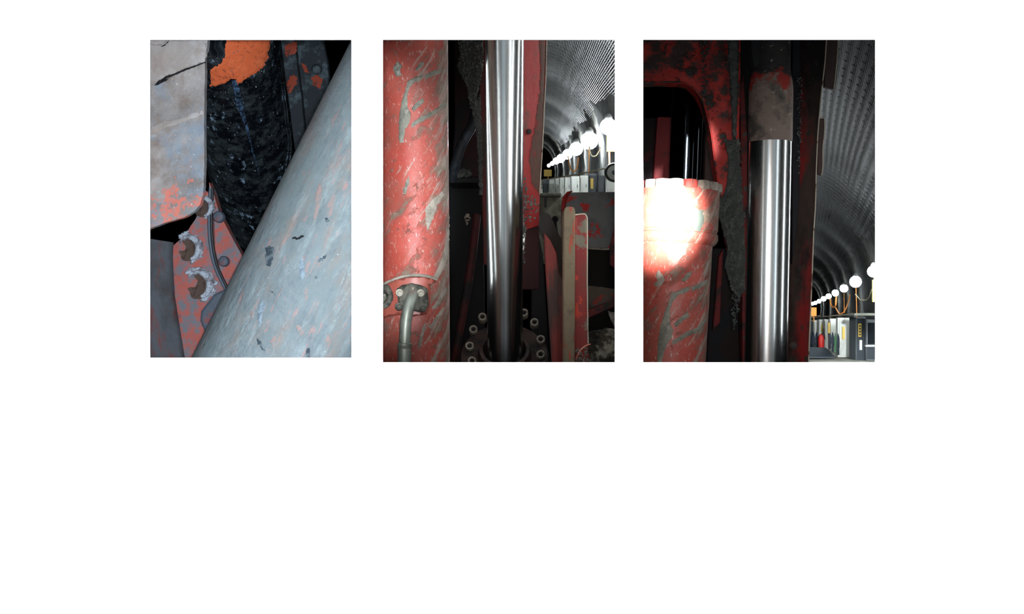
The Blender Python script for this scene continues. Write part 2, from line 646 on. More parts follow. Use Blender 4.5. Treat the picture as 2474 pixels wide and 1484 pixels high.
M['red_cyl'] = worn('scuffed_red_paint', RED, [
    dict(col=srgb(190, 92, 80), scale=3, lo=.48, hi=.70, amt=.6),
    dict(col=srgb(126, 84, 72), scale=2.2, lo=.46, hi=.66, amt=.55, ro=.75),
    dict(col=srgb(160, 50, 42), scale=2.6, lo=.55, hi=.70, amt=.6),
    dict(col=MUD, scale=6, lo=.575, hi=.66, stretch=(.7, 1.8, 1), rot=(0, 0, -48), rough=.9, h=.003, grad=(0, .02, .28, .15), ro=.75, amt=.9),
    dict(col=srgb(168, 150, 138), scale=11, lo=.59, hi=.68, stretch=(.35, 2.4, 1), rot=(0, 0, -58), amt=.85, grad=(0, -.05, .26, .10), ro=.75),
    dict(col=srgb(196, 176, 166), scale=34, lo=.59, hi=.66, stretch=(1.6, .6, 1), rot=(0, 0, -14), amt=.7, detail=4, ro=.7),
    dict(col=srgb(120, 108, 96), scale=16, lo=.60, hi=.68, rough=.9, amt=.8, h=.003, ro=.75),
    dict(col=DMUD, scale=9, lo=.68, hi=.75, rough=.9, amt=.9, h=.004, ro=.7),
], rough=.42, bump=.004, bscale=30, coord='UV', var=.08)
M['mud'] = worn('dried_grey_mud', srgb(134, 130, 118), [
    dict(col=srgb(104, 102, 92), scale=10, lo=.45, hi=.65),
    dict(col=srgb(166, 158, 150), scale=26, lo=.58, hi=.68, amt=.6)], rough=.95, bump=.010, bscale=36)
M['mud_pale'] = worn('dried_pale_mud', srgb(164, 152, 140), [
    dict(col=srgb(124, 116, 104), scale=10, lo=.45, hi=.65)], rough=.95, bump=.010, bscale=36)
M['gravel'] = worn('dark_caked_gravel', srgb(78, 82, 78), [
    dict(col=srgb(108, 112, 106), scale=16, lo=.50, hi=.66)], rough=.85, bump=.01, bscale=40)
M['chrome'] = worn('reflection_streaked_chrome', srgb(208, 212, 212), [  # lengthwise colour streaks imitate reflected stripes in the rods
    dict(col=srgb(178, 172, 166), scale=12, lo=.40, hi=.62, stretch=(2.6, .015, 1), detail=3),
    dict(col=srgb(222, 234, 238), scale=26, lo=.52, hi=.62, stretch=(2.2, .012, 1), detail=3, amt=.8),
], rough=.24, metal=1.0, coord='UV')
M['red_muddy'] = worn('muddy_red_paint', srgb(168, 44, 40), [
    dict(col=srgb(84, 70, 60), scale=2.6, lo=.48, hi=.60, stretch=(1.6, 1, .5)),
    dict(col=srgb(120, 42, 36), scale=6, lo=.5, hi=.66, amt=.6),
    dict(col=srgb(60, 60, 54), scale=9, lo=.60, hi=.66, h=.003),
], rough=.6, bump=.006, bscale=28)
M['red_bright'] = worn('bright_red_paint', srgb(158, 48, 44), [
    dict(col=srgb(96, 60, 52), scale=5, lo=.54, hi=.64, stretch=(1.4, 1, .5)),
    dict(col=srgb(70, 60, 54), scale=8, lo=.64, hi=.68),
], rough=.45, bump=.003, bscale=26)
M['red_dark'] = worn('dark_red_paint', srgb(112, 34, 32), [
    dict(col=srgb(44, 34, 32), scale=5, lo=.50, hi=.62),
    dict(col=srgb(72, 66, 60), scale=12, lo=.62, hi=.68)], rough=.7, bump=.006, bscale=26)
M['red_strip'] = worn('wine_red_paint', srgb(150, 52, 54), [
    dict(col=srgb(90, 50, 48), scale=10, lo=.58, hi=.66)], rough=.6, bump=.003)
M['red_frame'] = worn('red_frame_paint', srgb(186, 52, 44), [
    dict(col=srgb(70, 50, 44), scale=5, lo=.49, hi=.58, grad=(2, -.1, .5, .07)),
    dict(col=srgb(52, 54, 50), scale=10, lo=.57, hi=.63, h=.004),
    dict(col=srgb(176, 150, 120), scale=26, lo=.70, hi=.74, amt=.7, detail=3),
], rough=.55, bump=.005, bscale=26)
M['grey_red'] = worn('grey_plate_red_scratches', srgb(120, 120, 118), [
    dict(col=srgb(96, 94, 92), scale=4, lo=.48, hi=.66),
    dict(col=srgb(190, 62, 56), scale=5, lo=.585, hi=.62, stretch=(1, 1, 1.4), grad=(2, 0, -.22, .06))], rough=.75, bump=.006, bscale=20)
M['khaki'] = worn('khaki_mud_over_red', srgb(126, 110, 88), [
    dict(col=srgb(186, 72, 52), scale=6, lo=.55, hi=.60, stretch=(2.2, 1, .4), ro=.7),
    dict(col=srgb(96, 86, 70), scale=9, lo=.5, hi=.66, amt=.6)], rough=.85, bump=.006, bscale=30)
M['post_red'] = worn('faded_red_post', srgb(136, 52, 48), [
    dict(col=srgb(110, 62, 56), scale=5, lo=.48, hi=.64, amt=.8),
    dict(col=srgb(196, 66, 50), scale=6, lo=.58, hi=.62, grad=(2, .45, .72, .07)),
    dict(col=srgb(120, 112, 96), scale=6, lo=.56, hi=.62, grad=(2, -.4, -.75, .1)),
], rough=.75, bump=.005, bscale=30)
M['steel_pipe'] = worn('dull_steel_pipe', srgb(140, 142, 132), [
    dict(col=srgb(112, 112, 102), scale=9, lo=.48, hi=.66)], rough=.38, metal=.45, bump=.002)
M['fitting'] = worn('grimy_steel_fitting', srgb(92, 88, 78), [
    dict(col=srgb(44, 42, 38), scale=16, lo=.48, hi=.58),
    dict(col=srgb(150, 140, 126), scale=22, lo=.62, hi=.68)], rough=.8, bump=.010, bscale=40)
M['bolt'] = worn('pale_steel_bolt', srgb(160, 152, 138), [
    dict(col=srgb(112, 102, 90), scale=24, lo=.48, hi=.64)], rough=.6, bump=.004, bscale=60)
M['socket'] = worn('dark_socket', srgb(34, 28, 26), rough=.9)
M['gland'] = worn('dark_gland', srgb(66, 48, 42), [dict(col=srgb(44, 38, 34), scale=10, lo=.48, hi=.6)], rough=.55, bump=.004)
M['edge'] = worn('pale_beige_edge', srgb(190, 178, 160), [dict(col=srgb(110, 84, 70), scale=12, lo=.55, hi=.65)], rough=.5)  # pale line along plate edges, with brown patches
M['tunnel'] = worn('shotcrete_rock', srgb(98, 97, 90), [
    dict(col=srgb(46, 48, 54), scale=.9, lo=.46, hi=.60, amt=.8),
    dict(col=srgb(118, 112, 98), scale=2.4, lo=.52, hi=.66, amt=.7),
    dict(col=srgb(46, 46, 46), scale=5, lo=.64, hi=.70, amt=.8),
], rough=.9, bump=.08, bscale=1.6)
M['wire'] = worn('mesh_wire', srgb(140, 140, 142), rough=.5)
M['ground'] = worn('pale_concrete', srgb(160, 160, 148), [
    dict(col=srgb(120, 118, 108), scale=1.5, lo=.5, hi=.65)], rough=.9, bump=.02, bscale=4)
M['shed'] = worn('white_painted_panel', srgb(206, 208, 200), [
    dict(col=srgb(160, 160, 150), scale=4, lo=.55, hi=.70, amt=.6)], rough=.6)
M['shed_grey'] = worn('grey_painted_panel', srgb(88, 94, 98), rough=.6)
M['shed_dark'] = worn('dark_painted_panel', srgb(46, 52, 58), rough=.5)
M['yellow'] = worn('yellow_sign', srgb(226, 190, 92), rough=.6)
M['orange_sign'] = worn('orange_sign', srgb(236, 140, 60), rough=.6)
M['black'] = worn('black_mark', srgb(30, 30, 30), rough=.7)
M['coat_dark'] = worn('dark_workwear', srgb(34, 40, 52), rough=.9, bump=.01, bscale=20)
M['coat_green'] = worn('green_workwear', srgb(52, 92, 62), rough=.9, bump=.01, bscale=20)
M['ext_red'] = worn('extinguisher_red', srgb(190, 40, 36), rough=.4)
M['cable'] = worn('orange_cable', srgb(214, 140, 72), rough=.6)
M['cable_pale'] = worn('pale_cable', srgb(190, 180, 150), rough=.6)
M['lamp'] = lamp_mat('lamp_glow', (0.86, 0.95, 1.0, 1), 110)
M['lamp_case'] = worn('lamp_case', srgb(120, 120, 120), rough=.5)
M['tyre'] = worn('black_hose_rubber', srgb(30, 32, 34), rough=.6)
M['pink'] = worn('pink_wire', srgb(206, 128, 110), rough=.6)

# ------------------------------------------------------------------ setting: white wall with three openings
OPEN = [(362, 96, 849, 865), (925, 96, 1485.5, 876), (1554, 96, 2114.5, 876)]


def build_wall():
    xs = [-6.5] + [P(v, 0, WALL).x for o in OPEN for v in (o[0], o[2])] + [6.5]
    zs = sorted({-4.2, 4.2} | {P(0, v, WALL).z for o in OPEN for v in (o[1], o[3])})
    def hole(i, j):
        cx = (xs[i] + xs[i + 1]) / 2
        cz = (zs[j] + zs[j + 1]) / 2
        for o in OPEN:
            if P(o[0], 0, WALL).x < cx < P(o[2], 0, WALL).x and P(0, o[3], WALL).z < cz < P(0, o[1], WALL).z:
                return True
        return False
    T = 0.008
    vs, fs, idx = [], [], {}
    def v(i, j, k):
        if (i, j, k) not in idx:
            idx[(i, j, k)] = len(vs)
            vs.append((xs[i], WALL + k * T, zs[j]))
        return idx[(i, j, k)]
    nx, nz = len(xs) - 1, len(zs) - 1
    for i in range(nx):
        for j in range(nz):
            if hole(i, j): continue
            fs.append((v(i, j, 0), v(i + 1, j, 0), v(i + 1, j + 1, 0), v(i, j + 1, 0)))
            fs.append((v(i, j, 1), v(i, j + 1, 1), v(i + 1, j + 1, 1), v(i + 1, j, 1)))
            for (di, dj, a, b) in ((-1, 0, (i, j), (i, j + 1)), (1, 0, (i + 1, j), (i + 1, j + 1)), (0, -1, (i, j), (i + 1, j)), (0, 1, (i, j + 1), (i + 1, j + 1))):
                ii, jj = i + di, j + dj
                if ii < 0 or jj < 0 or ii >= nx or jj >= nz or hole(ii, jj):
                    fs.append((v(*a, 0), v(*b, 0), v(*b, 1), v(*a, 1)))
    o = mk('wall_front', vs, fs, M['white'])
    tag(o, 'white wall with three upright openings in a row', None, None, 'structure')


build_wall()

# dark rock shell behind the wall: three wedge-shaped bays
Y0, Y1 = WALL + 0.01, 130.0


def ray_wall(name, px, label):
    a, b = P(px, -260, Y0), P(px, 1150, Y0)
    c, d = P(px, 1150, Y1), P(px, -260, Y1)
    o = mk(name, [a, b, c, d, a + Vector((.02, 0, 0)), b + Vector((.02, 0, 0)), c + Vector((.02, 0, 0)), d + Vector((.02, 0, 0))],
           [(0, 1, 2, 3), (4, 7, 6, 5), (0, 4, 5, 1), (1, 5, 6, 2), (2, 6, 7, 3), (3, 7, 4, 0)], M['rock'])
    tag(o, label, None, None, 'structure')


ray_wall('wall_left', 290, 'dark rock side behind left opening')
ray_wall('wall_middle_left', 887, 'dark rock between left and middle openings')
ray_wall('wall_middle_right', 1520, 'dark rock between middle and right openings')
ray_wall('wall_right', 2200, 'dark rock side behind right opening')
for nm, py, lb in (('ceiling', -260, 'dark rock overhead'), ('floor', 1150, 'dark rock underfoot')):
    a, b, c, d = P(290, py, Y0), P(2210, py, Y0), P(2210, py, Y1), P(290, py, Y1)
    u = Vector((0, 0, .05 if py < 0 else -.05))
    o = mk(nm, [a, b, c, d, a + u, b + u, c + u, d + u], [(0, 1, 2, 3), (4, 7, 6, 5), (0, 4, 5, 1), (1, 5, 6, 2), (2, 6, 7, 3), (3, 7, 4, 0)], M['rock'])
    tag(o, lb, None, None, 'structure')
a, b = P(290, 1150, Y1), P(2210, -260, Y1)
tag(box('wall_back', (a.x, Y1, a.z), (b.x, Y1 + .1, b.z), M['rock'], bevel=0), 'dark rock at the far end', None, None, 'structure')


# ------------------------------------------------------------------ tunnels seen past the machines
class Tunnel:
    def __init__(s, vx, vy, w, h, pxmax):
        s.vx, s.vy, s.w, s.h, s.pxmax = vx, vy, w, h, pxmax

    def cross(s, a):
        return s.w * math.cos(a), s.h * math.sin(a)

    def pt(s, x, z, d):
        """point at offset x (right), z (up) from the tunnel axis at depth d"""
        return P(s.vx, s.vy, d) + Vector((x, 0, z))

    def start(s, x, dmin):
        # depth where the offset x comes inside the bay's right wall
        d = F * x / (s.pxmax - s.vx)
        return max(dmin, d)

    def depth_at(s, px, py, k=1.0):
        ex, ez = (px - s.vx) / s.w, (s.vy - py) / s.h
        return k * F / math.hypot(ex, ez)


def tunnel_shell(name, T, a0, a1, dmin, dmax, mat, rough, label):
    na, nd = 64, 60
    vs, fs = [], []
    for i in range(na + 1):
        a = a0 + (a1 - a0) * i / na
        x, z = T.cross(a)
        ds = T.start(x, dmin)
        for j in range(nd + 1):
            d = ds * (dmax / ds) ** (j / nd)
            q = Vector((x * 2.2, z * 2.2, d * 1.3))
            k = 1 + rough * (noise.noise(q) + .5 * noise.noise(q * 2.1) + .25 * noise.noise(q * 4.3))
            vs.append(T.pt(x * k, z * k, d))
    m = nd + 1
    for i in range(na):
        for j in range(nd):
            fs.append((i * m + j, (i + 1) * m + j, (i + 1) * m + j + 1, i * m + j + 1))
    o = mk(name, vs, fs, mat, smooth=True)
    tag(o, label, None, None, 'structure')
    return o


def tunnel_wires(T, a0, a1, na, dmin, dmax, parent, hoop, wr=.008):
    """steel mesh bolted over the rock: long wires and hoops as one joined part"""
    vs, fs = [], []
    def bar(p, q, r):
        u, e1, e2 = frame(q - p)
        b = len(vs)
        for c in (p, q):
            for k in range(3):
                a = 2.094 * k
                vs.append(c + (e1 * math.cos(a) + e2 * math.sin(a)) * r)
        for k in range(3):
            k2 = (k + 1) % 3
            fs.append((b + k, b + k2, b + 3 + k2, b + 3 + k))
    KK = lambda a: .93 + .09 * max(0.0, 1 - (a - a0) / ((a1 - a0) * .45))
    for i in range(na + 1):
        a = a0 + (a1 - a0) * i / na
        x, z = T.cross(a)
        ds = T.start(x, dmin)
        n = 10
        prev = None
        for j in range(n + 1):
            d = ds * (dmax / ds) ** (j / n)
            p = T.pt(x * KK(a), z * KK(a), d) + Vector((0, 0, .01 * math.sin(d * 3 + i)))
            if prev is not None and p is not None: bar(prev, p, wr)
            prev = p
    d = dmin
    while d < dmax:
        prev = None
        for i in range(0, na + 1, 2):
            a = a0 + (a1 - a0) * i / na
            x, z = T.cross(a)
            p = T.pt(x * KK(a), z * KK(a), d) if T.start(x, dmin) <= d else None
            if prev is not None and p is not None: bar(prev, p, wr * .7)
            prev = p
        d += hoop
        hoop *= 1.02
    o = mk('wire_mesh', vs, fs, M['wire'], parent)
    o['kind'] = 'stuff'


TB = Tunnel(1306, 416, 1.5, 2.6, 1512)
TC = Tunnel(1948, 745, 1.5, 2.6, 2190)
sb = tunnel_shell('wall_tunnel_middle', TB, math.radians(-32), math.radians(130), 10.5, 110, M['tunnel'], .035, 'grey rock tunnel roof behind middle opening')
sc = tunnel_shell('wall_tunnel_right', TC, math.radians(-32), math.radians(130), 8.4, 110, M['tunnel'], .035, 'grey rock tunnel roof behind right opening')
tunnel_wires(TB, math.radians(30), math.radians(88), 50, 10.5, 60, sb, .36, .0075)
tunnel_wires(TC, math.radians(30), math.radians(88), 110, 8.4, 45, sc, .30)


def tunnel_floor(name, T, drop, d0, d1, x0, x1, label):
    vs = []
    n = 20
    for i in range(n + 1):
        d = d0 * (d1 / d0) ** (i / n)
        xr = min(x1, (T.pxmax - T.vx) * d / F)
        vs += [T.pt(x0, -drop, d), T.pt(xr, -drop, d), T.pt(xr, -drop - .05, d), T.pt(x0, -drop - .05, d)]
    fs = []
    for i in range(n):
        b = 4 * i
        for k in range(4):
            fs.append((b + k, b + (k + 1) % 4, b + 4 + (k + 1) % 4, b + 4 + k))
    fs += [(0, 1, 2, 3), (4 * n + 3, 4 * n + 2, 4 * n + 1, 4 * n)]
    tag(mk(name, vs, fs, M['ground']), label, None, None, 'structure')


tunnel_floor('floor_tunnel_right', TC, .76, 9.5, 110, -1.5, 1.5, 'pale concrete floor of the tunnel behind right opening')
tunnel_floor('floor_tunnel_middle', TB, .90, 10.6, 110, -1.5, 1.5, 'pale floor of the tunnel behind middle opening')


def tunnel_lamp(px, py, d, rpx, label, group, e):
    c = P(px, py, d)
    r = W(rpx, d)
    t = empty('tunnel_lamp', c, label, 'lamp', group)
    # glass globe
    vs, fs = [], []
    n, m = 14, 8
    for i in range(m + 1):
        ph = math.pi * i / m
        for k in range(n):
            a = 2 * math.pi * k / n
            vs.append(c + Vector((math.sin(ph) * math.cos(a), math.sin(ph) * math.sin(a), -math.cos(ph))) * r)
    for i in range(m):
        for k in range(n):
            fs.append((i * n + k, i * n + (k + 1) % n, (i + 1) * n + (k + 1) % n, (i + 1) * n + k))
    mk('globe', vs, fs, M['lamp'], t, smooth=True)
    top = c + Vector((0, 0, r * .85))
    lathe('lamp_holder', Cyl(top, top + Vector((0, 0, r * .7)), r * .5, r * .35), [(0, r * .5), (r * .4, r * .45), (r * .7, r * .2)], M['lamp_case'], t, n=12)
    return t


ordn = ['nearest', 'second', 'third', 'fourth', 'fifth', 'sixth', 'seventh', 'eighth', 'ninth']
LC = [(2110, 656, 14), (2067, 681, 14), (2039, 697, 9.5), (2018, 708, 8), (2002, 716, 6.5), (1990, 722, 6), (1979, 728, 5), (1970, 732, 4.5), (1963, 734, 4)]
for i, (x, y, r) in enumerate(LC):
    d = 0.80 / ((x - TC.vx) / F) if x > 1965 else 116
    d = min(d, 105)
    tunnel_lamp(x, y, d, r, 'round white tunnel lamp behind right opening, %s of its row' % ordn[i], 'lamps along the right tunnel', (14, 18, 20, 26, 30, 30, 0, 0, 0)[i])
LB = [(1470, 306, 20), (1424, 340, 21), (1392, 360, 16), (1371, 373, 12), (1355, 383, 10), (1344, 389, 8), (1334, 395, 5), (1326, 400, 4)]
for i, (x, y, r) in enumerate(LB):
    d = min(TB.depth_at(x, y, .84 if i < 4 else .74), 105)
    tunnel_lamp(x, y, d, r, 'round white tunnel lamp behind middle opening, %s of its row' % ordn[i], 'lamps along the middle tunnel', (30, 40, 40, 40, 40, 40, 0, 0)[i])

# ================================================================== LEFT OPENING
# pale grey boom tube, crossing from upper right to lower left
eu = Vector((-.449, .893))
en = Vector((.893, .449))
RP = 235.0
DB = 7.05


def boom_pt(s, d=DB):
    p = Vector((848, 112)) + eu * s + en * RP
    return P(p.x, p.y, d)


boom = Cyl(boom_pt(-330), boom_pt(1300), W(RP, DB) * .995, W(RP, DB) * .995)


def build_boom():
    t = empty('boom_tube', boom_pt(600), 'thick pale grey steel tube running diagonally across the left opening', 'tube')
    o = rod('tube_body', boom, M['boom'], t, n=120, rings=30)
    bm = bmesh.new()
    bm.from_mesh(o.data)
    off = wloc(t) + Vector(o.location)
    # stop at the rock beside the bay
    n = Vector((1, -(882 - 1237) / F, 0)).normalized()
    bmesh.ops.bisect_plane(bm, geom=bm.verts[:] + bm.edges[:] + bm.faces[:], plane_co=-off, plane_no=n, clear_outer=True)
    # and on the underside above the floor
    bm.to_mesh(o.data)
    bm.free()
    for poly, mt, nm, lb in (
        ([(641, 600), (652, 594), (663, 600), (660, 622), (652, 645), (643, 640), (642, 620)], 'scuff_dark', 'scuff_mark', 'dark grey oval scuff'),
        ([(706, 576), (712, 571), (720, 575), (728, 568), (736, 570), (726, 577), (716, 580)], 'crack', 'gouge', 'short black gouge'),
        ([(738, 864), (740, 846), (747, 840), (750, 866)], 'scuff_dark', 'scuff_mark', 'dark blue scuff'),
        ([(783, 532), (789, 526), (796, 533), (790, 540)], 'scuff_dark', 'scuff_mark', None),
        ([(619, 815), (628, 825), (640, 848), (634, 846), (622, 828)], 'scuff_dark', 'scratch', None),
        ([(651, 702), (660, 706), (666, 713), (658, 709)], 'scuff_dark', 'scratch', None),
        ([(626, 740), (634, 726), (640, 738), (634, 762), (628, 790), (622, 770)], 'scrape_pale', 'scrape', 'pale bluish scrape'),
        ([(762, 470), (772, 440), (780, 452), (776, 480), (766, 520), (756, 540), (760, 500)], 'scrape_pink', 'scrape', 'pink scraped paint'),
        ([(790, 500), (806, 470), (812, 480), (800, 520), (792, 530)], 'scrape_pink', 'scrape', None),
        ([(722, 640), (730, 616), (734, 640), (738, 668), (728, 680)], 'scrape_pale', 'scrape', None),
        ([(604, 760), (612, 748), (614, 764), (606, 776)], 'scrape_pink', 'scrape', None),
        ([(716, 786), (724, 788), (734, 804), (728, 812), (718, 800)], 'scrape_pink', 'scrape', None),
        ([(735, 712), (741, 690), (744, 714), (738, 732)], 'scrape_pink', 'scrape', None),
        ([(652, 826), (662, 812), (668, 824), (660, 842)], 'scrape_pink', 'scrape', None),
        ([(786, 824), (794, 806), (800, 830), (792, 846)], 'scrape_pink', 'scrape', None),
        ([(730, 420), (736, 412), (738, 420), (732, 428)], 'scrape_pink', 'scrape', None),
        ([(768, 630), (778, 622), (790, 616), (784, 626), (772, 636)], 'scuff_dark', 'scratch', None),
        ([(760, 668), (766, 670), (764, 676)], 'scuff_dark', 'scratch', None)):
        q = skin(nm, poly, boom, .003, M[mt], t, step=2, jag=3.2, fr=.35, back=.008)
        if lb: q['label'] = lb
    return t


build_boom()

# rusty plate at upper left
pl = flat(6.5)
plate = empty('steel_plate', P(430, 500, 6.6), 'pale rust-stained thick steel plate with rounded lower corner', 'plate')
PO = [(316, 60), (503, 60), (500, 118), (494, 128), (495, 180), (493, 300), (494, 400), (491, 470), (484, 494), (470, 511), (445, 525), (400, 538), (362, 552), (316, 566)]
skin('plate_body', PO, pl, .0, M['plate_grey'], plate, step=9, jag=1.0, amp=.008, nscale=.02, back=.05, edge=False)
skin('scale_flake', [(316, 60), (500, 60), (499, 118), (496, 148), (470, 160), (445, 168), (425, 178), (400, 184), (385, 198), (362, 206), (316, 214)], pl, .016, M['flake'], plate, step=7, jag=3, amp=.008, nscale=.03, back=.02)['label'] = 'raised flake of scale on the upper face'
skin('scale_flake', [(316, 60), (395, 60), (410, 92), (400, 104), (385, 112), (362, 108), (316, 104)], pl, .028, M['flake'], plate, step=7, jag=3, amp=.006, nscale=.03, back=.03)['label'] = 'small upper corner flake'
skin('scale_flake', [(316, 318), (380, 300), (440, 285), (491, 264), (491, 276), (450, 292), (410, 308), (365, 326), (316, 336)], pl, .007, M['flake'], plate, step=6, jag=2, amp=.006, nscale=.05, back=.02)['label'] = 'pale ridge across the face'

for poly in ([(374, 204), (384, 194), (400, 184), (424, 176), (446, 166), (470, 158), (496, 149), (496, 151), (470, 162), (446, 171), (426, 180), (402, 189), (386, 200)],
             [(372, 112), (388, 112), (401, 104), (409, 93), (411, 95), (403, 108), (390, 115), (374, 115)],
             [(372, 206), (384, 198), (396, 192), (408, 190), (396, 197), (380, 206)]):
    skin('crack_line', poly, pl, .030, M['crack'], plate, step=3, jag=1.0, back=.02)

# glossy black cylinder with orange paint
bc = Cyl(P(517, 20, 7.35), P(668, 640, 10.6), .44, .335)
blk = empty('black_cylinder', P(600, 350, 8.5), 'glossy black cylinder with orange paint at its top', 'cylinder')
rod('barrel', bc, M['gloss_black'], blk, n=72, rings=12)
skin('paint_or_highlight_patch', [(552, 60), (660, 60), (652, 110), (648, 140), (636, 163), (612, 180), (590, 193), (575, 203), (560, 188), (545, 200), (522, 206), (508, 210), (508, 190), (508, 165), (525, 160), (540, 145), (546, 110)],
     bc, .004, M['orange'], blk, step=4, jag=5, fr=.25, amp=.002, back=.01)['label'] = 'ragged orange paint'
skin('paint_or_highlight_patch', [(560, 196), (574, 192), (581, 230), (588, 262), (598, 300), (611, 360), (622, 405), (631, 440), (628, 432), (616, 390), (602, 340), (588, 295), (572, 255)],
     bc, .0015, worn('painted_blue_highlight', srgb(74, 98, 128), [dict(col=srgb(12, 14, 20), scale=22, lo=.42, hi=.56, ro=.8)], rough=.5), blk, step=4, jag=2.0, back=.006)['label'] = 'thin pale blue painted highlight'  # a highlight put into the colour of a thin blue patch
# grease rim arcs on its right side
for (x0, x1, x2) in ((688, 700, 690), (694, 706, 698)):
    tube('seal_rim', [bc.hit(x0 - 8, 200, .004), bc.hit(x1 - 10, 290, .004), bc.hit(x1 - 3, 350, .004), bc.hit(x2, 400, .004)], .007, M['gloss_black'], blk)

# dark bracket behind
br = empty('back_bracket', P(740, 200, 9.4), 'dark dirty steel bracket with dull orange patches, between black cylinder and grey tube', 'bracket')
prism('bracket_plate', [(664, 60), (708, 60), (716, 140), (728, 230), (738, 330), (745, 420), (690, 420)], 10.4, .12, M['dark_steel'], br, .02)
prism('bracket_plate', [(712, 60), (772, 60), (792, 150), (800, 260), (740, 420), (728, 250), (718, 150)], 10.6, .12, M['dark_steel'], br, .02)
s1, s2 = flat(10.4), flat(10.6)
for poly, sf in (([(688, 112), (700, 104), (716, 100), (716, 122), (704, 134), (690, 136)], s1),
                 ([(690, 205), (702, 182), (718, 184), (716, 205), (704, 220), (692, 236)], s1),
                 ([(750, 188), (768, 180), (780, 192), (774, 212), (760, 208)], s2),
                 ([(726, 150), (740, 158), (745, 176), (734, 172)], s2)):
    skin('paint_or_highlight_patch', poly, sf, .004, M['orange_dull'], br, step=4, jag=5, fr=.25, back=.01)['label'] = 'dull orange paint'
lathe('bolt_head', Cyl(P(765, 168, 10.6), P(765, 168, 10.5), .06, .055), [(0, .055), (.07, .055), (.09, .04), (.095, .015)], M['dark_steel'], br, n=16)

# bolted flange at lower left
fl = flat(7.75)
fg = empty('bolted_flange', P(490, 700, 7.8), 'red and grey flange with white-crusted bolts, below the pale plate', 'flange')
skin('flange_plate', [(412, 598), (430, 584), (452, 560), (474, 526), (488, 492), (496, 460), (508, 470), (509, 520), (512, 600), (524, 650), (550, 705), (560, 760), (500, 900), (446, 900), (430, 800), (415, 700)],
     fl, 0, M['flange'], fg, step=8, jag=.8, amp=.005, nscale=.03, back=.10, edge=False)
fl2 = flat(7.85)
skin('flange_plate', [(505, 440), (514, 462), (530, 515), (556, 565), (590, 628), (610, 680), (560, 740), (545, 700), (520, 640), (508, 560)], fl2, .01, M['flange'], fg, step=7, jag=.6, amp=.006, nscale=.04, back=.10, edge=False)
tube('seam_ridge', [fl.hit(508, 455, .02), fl.hit(505, 520, .02), fl.hit(507, 580, .02), fl.hit(518, 640, .02), fl.hit(545, 700, .02), fl.hit(556, 720, .0)], .012, M['slate'], fg)
tube('seam_ridge', [fl.hit(514, 455, .02), fl.hit(511, 520, .02), fl.hit(513, 580, .02), fl.hit(524, 640, .02), fl.hit(549, 696, .02), fl.hit(560, 716, .0)], .010, M['rubber'], fg)
prism('gusset', [(484, 752), (515, 712), (560, 690), (575, 740), (505, 830), (492, 800), (482, 775)], 7.66, .08, M['flange_dark'], fg, .02)


def crusted_bolt(x, y, r, lab=None):
    c = fl.hit(x, y, .0)
    ax = Vector((-.22, -1, .10)).normalized()
    R = W(r, 7.7)
    cy = Cyl(c - ax * .01, c + ax * .1, R, R)
    b = lathe('bolt', cy, [(0, R * 1.25), (.012, R * 1.25), (.018, R), (.024, R * .95), (.022, R * .8), (.014, R * .3)], M['rust'], fg, n=28, wob=.10)
    if lab: b['label'] = lab
    # crust grown round the right-hand side
    vs, pts = [], []
    for k in range(13):
        a = math.radians(-75 + k * 16)
        px, py = x + r * 1.0 * math.cos(a), y - r * 1.08 * math.sin(a)
        pts.append(fl.hit(px, py, .035))
    tube('crust_ring', pts, lambda t: W(r, 7.7) * (.16 + .18 * math.sin(math.pi * min(1, t * 1.02))), M['crust'], b, n=8, sub=3)
    sp = [(x + r * random.uniform(1.25, 1.75) * math.cos(q), y - r * random.uniform(1.25, 1.75) * math.sin(q)) for q in [math.radians(-85 + j * 11) for j in range(21)]]
    inner = [(x + r * .9 * math.cos(q), y - r * .9 * math.sin(q)) for q in [math.radians(140 - j * 20) for j in range(12)]]
    skin('crust', sp + inner, fl, .016, M['crust'], fg, step=2.5, jag=3.0, fr=.3, amp=.010, nscale=.2, back=.02)['label'] = 'white crust splashed round a bolt'


crusted_bolt(455, 600, 25)
crusted_bolt(479, 688, 28)
crusted_bolt(490, 500, 20)
for (x, y, r) in ((543, 632, 13), (531, 525, 14)):
    c = fl2.hit(x, y, .01)
    R = W(r, 7.8)
    lathe('bolt', Cyl(c, c + Vector((0, -.1, 0)), R, R), [(0, R), (.03, R), (.045, R * .8), (.05, R * .3)], M['flange_dark'], fg, n=24, wob=.06)

sp_ = empty('side_plate', P(395, 740, 7.5), 'dark grey red-streaked plate in the lower left corner of left opening', 'plate')
skin('plate_body', [(316, 570), (413, 585), (411, 620), (416, 715), (428, 790), (446, 900), (316, 900)], Plane(P(316, 600, 7.2), P(420, 600, 7.52), P(420, 850, 7.52)), 0, M['side'], sp_, step=9, amp=.005, nscale=.03, back=.06, edge=False)


